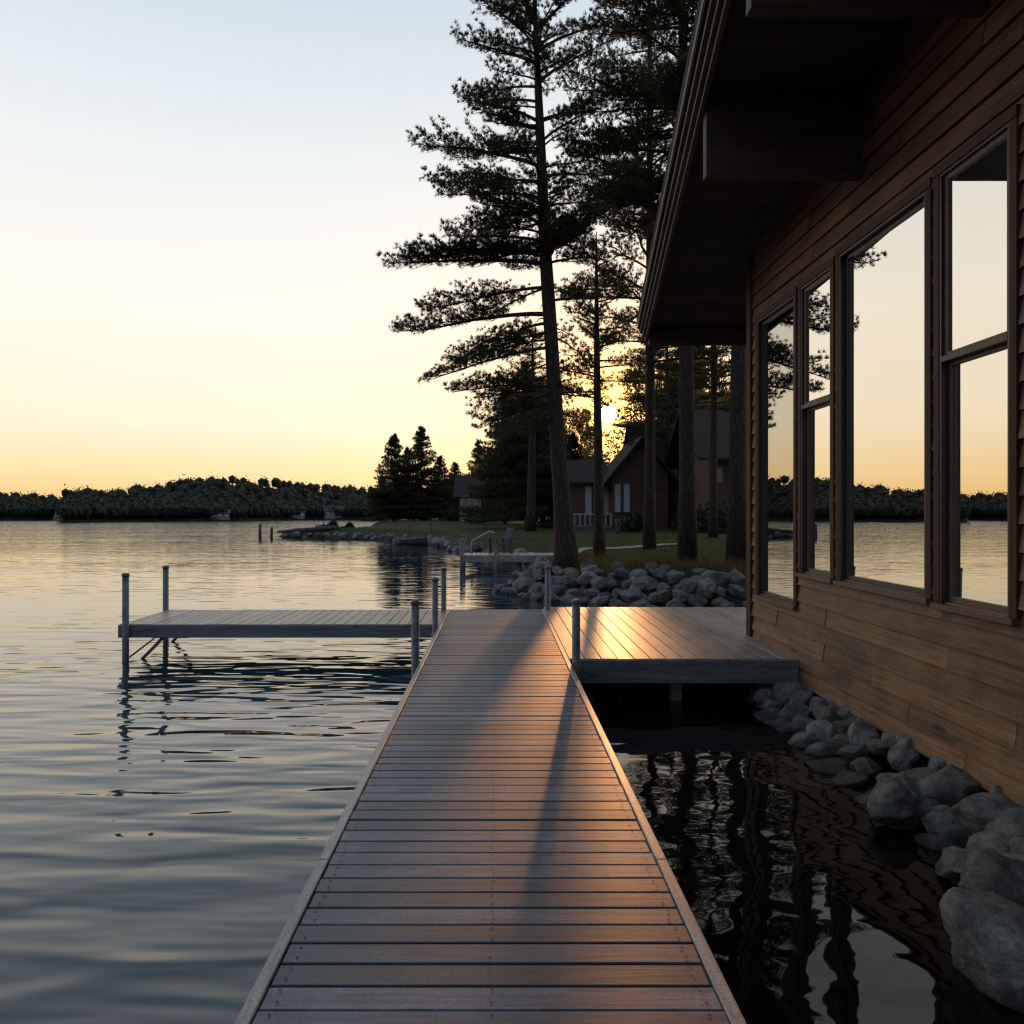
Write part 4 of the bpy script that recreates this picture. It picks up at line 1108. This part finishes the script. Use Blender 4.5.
# cottage behind the cove
KY = 92.0
gK = gz(hx(490, KY), KY)
ck = thing('cottage', 'low brown cottage with a broad roof and white paned bay', 'house', (hx(490, KY), KY, gK))
x0, x1 = hx(459, KY), hx(522, KY)
b = MB(); b.box(x0, x1, KY, KY+8, gK-0.3, hz(495, KY)); b.build('wall', M['greywall'], ck)
b = MB(); gable_x(b, x0, x1, KY, KY+8, hz(495, KY), hz(477, KY+4), 0.7); b.build('roof', M['shingle'], ck)
b = MB(); b.box(hx(461, KY), hx(481, KY), KY-0.6, KY-0.002, gK-0.2, hz(496, KY)); b.build('bay', M['white'], ck)
for a_, c_ in ((463, 468), (470, 474.5), (476.5, 480)):
    house_window(ck, hx(a_, KY), hx(c_, KY), KY-0.6, hz(509, KY), hz(498.5, KY), 'dimglass', 'white')
house_window(ck, hx(500, KY), hx(509, KY), KY, hz(511, KY), hz(501, KY), 'curtain', 'white', 2)
b = MB(); b.box(hx(488, KY), hx(493, KY), KY-0.05, KY-0.002, gK, hz(500, KY)); b.build('door', M['redwood'], ck)

# ------------------------------------------------------------------ cove: small dock, chairs, boat, posts
fd = thing('small_dock', 'small pale dock in the cove beyond the stone bank', 'dock', (0.1, 28, 0))
fx0, fx1 = -1.25, 2.6
b = MB(); planks(b, 'y', fx0, fx1, 0.16, 0.01, 27.0, 28.7, 0.52); b.build('decking', M['deck'], fd)
b = MB(); b.box(fx0, fx1, 26.96, 26.998, 0.28, 0.515); b.build('front_fascia', M['trim'], fd)
for x, y, zt in ((-1.3, 26.95, 1.1), (-1.28, 28.7, 1.2), (-0.05, 26.9, 0.9)):
    post_part(fd, x, y, -1.0, zt, 0.06)
b = MB(); b.tube([(-1.0, 28.6, 0.52), (-0.95, 28.6, 1.0), (-0.3, 28.65, 1.35), (-0.1, 28.7, 1.3)], 0.025, 6); b.tube([(-1.0, 28.1, 0.52), (-0.95, 28.1, 1.0), (-0.3, 28.15, 1.35), (-0.1, 28.2, 1.3)], 0.025, 6)
b.build('handrail', M['white'], fd)
def chair(label, x, y, rz, z0):
    t = thing('lawn_chair', label, 'chair', (x, y, z0), rz)
    b = MB(); b.prism([(-0.28, 0.36), (0.28, 0.27), (0.28, 0.31), (-0.28, 0.40)], -0.26, 0.26); b.build('seat', M['mooring'], t, world=False)
    b = MB()
    for k in range(4): b.prism([(0.24, 0.28), (0.28, 0.28), (0.52, 0.98), (0.48, 0.98)], -0.26+k*0.135, -0.26+k*0.135+0.115)
    b.build('backrest', M['mooring'], t, world=False)
    for s in (-1, 1):
        b = MB(); b.box(-0.3, -0.22, s*0.29-0.03, s*0.29+0.03, 0, 0.55); b.build('leg', M['mooring'], t, world=False)
        b = MB(); b.prism([(0.30, 0.0), (0.40, 0.0), (0.34, 0.55), (0.26, 0.55)], s*0.29-0.03, s*0.29+0.03); b.build('leg', M['mooring'], t, world=False)
        b = MB(); b.box(-0.36, 0.42, s*0.29-0.06, s*0.29+0.06, 0.552, 0.58); b.build('armrest', M['mooring'], t, world=False)
    return t
M['mooring'] = wood('grey_mooring_wood', (0.06, 0.05, 0.045), (0.14, 0.12, 0.10), 'z', rough=0.8, var=0.2)
for x_, y_, h_, lab in ((hx(260, 60), 60, 1.15, 'taller lone mooring stake standing in the open lake'), (hx(271.5, 60.5), 60.5, .85, 'shorter lone stake in the lake just off the spit tip')):
    b = MB(); b.tube([(x_, y_, -1.2), (x_, y_, h_*0.6), (x_+0.03, y_, h_)], [0.13, 0.12, 0.11], 8); o = b.build('mooring_stake', M['mooring'], None); tag(o, lab, 'stake')
b = MB(); b.tube([(-18.2, 61.4, 0.45), (-16.2, 61.0, 0.62), (-13.0, 60.8, 0.85)], [0.10, 0.15, 0.17], 8); b.tube([(-14.4, 60.9, 0.75), (-14.2, 61.1, 1.5)], [0.06, 0.02], 5)
o = b.build('driftwood_log', M['mooring'], None); tag(o, 'long dark driftwood log lying along the low spit', 'log')
chair('weathered slatted chair on the small cove dock', 0.1, 28.2, 0.5, 0.52)
# moored boat
BY = 47.4
boat = thing('rowing_boat', 'small pale rowing boat moored along the cove shore', 'boat', (hx(411, BY), BY, 0.0), -0.25)
bm = bmesh.new(); rings = []
nst = 12
for i in range(nst+1):
    t = i/nst; x = -1.25+2.5*t; w = 0.58*(1-abs(2*t-0.8)**2.6*0.45) if t < 0.9 else 0.58*(1-(t-0.4)**2*1.2)
    w = 0.55*math.sin(math.pi*min(1, 0.32+0.68*(1-t)))**0.6 + 0.02; sh = 0.42+0.18*t*t
    rings.append([bm.verts.new((x, w*math.cos(a), 0.06+(sh)*(-math.sin(a)*0.0) + (sh*(abs(math.cos(a))**1.6)) - 0.12)) for a in [math.pi*k/8 for k in range(9)]])
for i in range(nst):
    for k in range(8): bm.faces.new((rings[i][k], rings[i+1][k], rings[i+1][k+1], rings[i][k+1]))
bm.faces.new(rings[0])
b = MB(); b.bm(bm, 0, True); h_ = b.build('hull', M['steel'], boat, world=False)
md = h_.modifiers.new('shell', 'SOLIDIFY'); md.thickness = 0.04
for x in (-0.75, 0.1): 
    b = MB(); b.box(x-0.12, x+0.12, -0.45, 0.45, 0.20, 0.235); b.build('thwart', M['deck'], boat, world=False)
for p_, Y_, zt, lab in ((409, 51.5, 1.25, 'left mooring post beside the rowing boat'), (431, 51.5, 1.35, 'right mooring post beside the rowing boat')):
    b = MB(); b.tube([(hx(p_, Y_), Y_, -1), (hx(p_, Y_), Y_, zt)], 0.07, 8); o = b.build('mooring_post', M['mooring'], None); tag(o, lab, 'post')
# garden post in front of the gabled house
b = MB(); x_, y_, z_ = at(618, 42); b.tube([(x_, y_, z_-0.1), (x_, y_, z_+0.75), (x_, y_, z_+0.85)], [0.16, 0.15, 0.17], 10); o = b.build('garden_post', M['concrete'], None); tag(o, 'short stone garden post on the lawn before the gabled house', 'post')

# ------------------------------------------------------------------ far shore
def far_R(az):   # az in radians measured from +Y towards -X
    d = np.degrees(az)
    r = np.where(d > 30.5, 238.0, 188.0) + 10*np.sin(az*9) + 4*np.sin(az*31)
    return r
def far_ridge(az):
    d = np.degrees(az)
    return 2.6 + 6.4*np.exp(-((d-20)/7.5)**2) + 3.4*np.exp(-((d-9)/7.0)**2) + 3.6*np.exp(-((d-40)/9)**2) + 2.2*np.exp(-((d-58)/10)**2)
AZ = np.radians(np.linspace(-50, 130, 361)); DD = np.array([-3, -0.5, 0, 1, 4, 10, 20, 32, 45, 70, 110, 200])
A2, D2 = np.meshgrid(AZ, DD)
rad = far_R(A2) + D2
zz = np.where(D2 <= 0, D2*0.3, 0.5*np.clip(D2, 0, 1)) + far_ridge(A2)*np.clip(D2/45, 0, 1)**1.2
zz = np.where(D2 > 45, zz + (D2-45)*0.002, zz)
keep = rad
M['forestfloor'] = noisy('dark_forest_floor', (0.010, 0.011, 0.007, 1), (0.024, 0.024, 0.014, 1), scale=0.5, bump=0)
o = grid_obj('hills', -np.sin(A2)*rad, np.cos(A2)*rad, zz, M['forestfloor']); tag(o, kind='structure')
rng = np.random.default_rng(99)
NT = 6200
az = np.radians(rng.uniform(-25, 95, NT)); dd = np.abs(rng.normal(0, 1, NT))**1.25*20 + 1.0
r_ = far_R(az)+dd
tx, ty = -np.sin(az)*r_, np.cos(az)*r_
tz = 0.3 + far_ridge(az)*np.clip(dd/45, 0, 1)**1.2
Hh = rng.uniform(3.2, 4.6, NT)+ 0.3*np.sin(az*37)*np.sin(az*83)
bm = bmesh.new(); bmesh.ops.create_icosphere(bm, subdivisions=2, radius=1.0)
bm.verts.index_update(); IV = np.array([v.co[:] for v in bm.verts]); IF = np.array([[v.index for v in f.verts] for f in bm.faces]); bm.free()
nv = len(IV)
bm = bmesh.new(); bmesh.ops.create_icosphere(bm, subdivisions=1, radius=1.0); bm.verts.index_update()
CV = np.array([v.co[:] for v in bm.verts]); CF = np.array([[v.index for v in f.verts] for f in bm.faces]); bm.free()
jit = 1 + rng.normal(0, 0.13, (NT, nv, 1))
wid = (Hh*rng.uniform(0.34, 0.52, NT))[:, None]
tap = 1 - 0.25*np.clip(IV[None, :, 2:], 0, 1)*rng.uniform(0, 1.6, (NT, 1, 1))      # some crowns come to a point
C = IV[None]*jit*tap*np.stack([wid, wid, np.repeat((Hh*0.5)[:, None], 1, 1)], -1)
C = C + np.stack([tx, ty, tz + Hh*0.5], -1)[:, None, :]
core = np.stack([tx, ty, tz + Hh*0.45], -1)[:, None, :]
K_ = CV[None]*0.66*np.stack([wid, wid, np.repeat((Hh*0.5)[:, None], 1, 1)], -1) + core
tri = K_[:, CF].reshape(-1, 3, 3)
quad = np.stack([tri[:, 0], tri[:, 1], tri[:, 2], tri[:, 2]], 1)
P = np.repeat((core + (C-core)*rng.uniform(0.72, 1.0, (NT, nv, 1))).reshape(-1, 3), 2, 0); P = P[rng.random(len(P)) < 0.30]; n = len(P); P = P + rng.normal(0, 0.14, (n, 3)); P = P[P[:, 2] > 0.1]; n = len(P)
u = unit(rng.normal(size=(n, 3))); v = unit(np.cross(u, rng.normal(size=(n, 3)))); s_ = rng.uniform(0.14, 0.34, (n, 1))
cards = np.stack([P-u*s_, P+v*s_*0.7, P+u*s_, P-v*s_*0.7], 1)
cards3 = np.concatenate([cards[:, [0, 1, 2]], cards[:, [0, 2, 3]]])
fw = raw_mesh('far_forest', np.concatenate([tri, cards3]), 3, M['farwood'])
tag(fw, 'dark wooded far shore along the horizon', 'forest', kind='stuff')

def far_house(label, p_, w, h, ridge):
    az_ = math.atan2(-(p_-VPX)/F, 1.0); r0 = float(far_R(np.array([az_]))[0])+0.6
    x_, y_ = -math.sin(az_)*r0, math.cos(az_)*r0
    t = thing('far_house', label, 'house', (x_, y_, 0.55), az_)
    b = MB(); b.box(-w/2, w/2, 0, 3, -0.3, h); b.build('wall', M['farwall'], t, world=False)
    b = MB(); gable_x(b, -w/2, w/2, 0, 3, h, ridge, 0.3, 0.12); b.build('roof', M['fargrey'], t, world=False)
    for k in range(3):
        xx = -w/2 + w*(k+0.5)/3
        b = MB(); b.box(xx-0.35, xx+0.35, -0.03, 0.05, 0.55, h-0.25); b.build('window', M['curtain'], t, world=False)
    return t
M['farwall'] = noisy('far_house_paint', (0.17, 0.17, 0.165, 1), (0.26, 0.26, 0.25, 1), scale=2, bump=0)
M['fargrey'] = noisy('far_house_roof', (0.05, 0.05, 0.05, 1), (0.09, 0.09, 0.09, 1), scale=2, bump=0)
far_house('left and lowest of the pale far shore houses', 220, 4.2, 1.3, 2.1)
far_house('dim brown grey middle house on the far shore', 297, 4.0, 1.6, 2.5)
far_house('right and palest far shore house near the point', 334, 4.8, 1.9, 3.0)
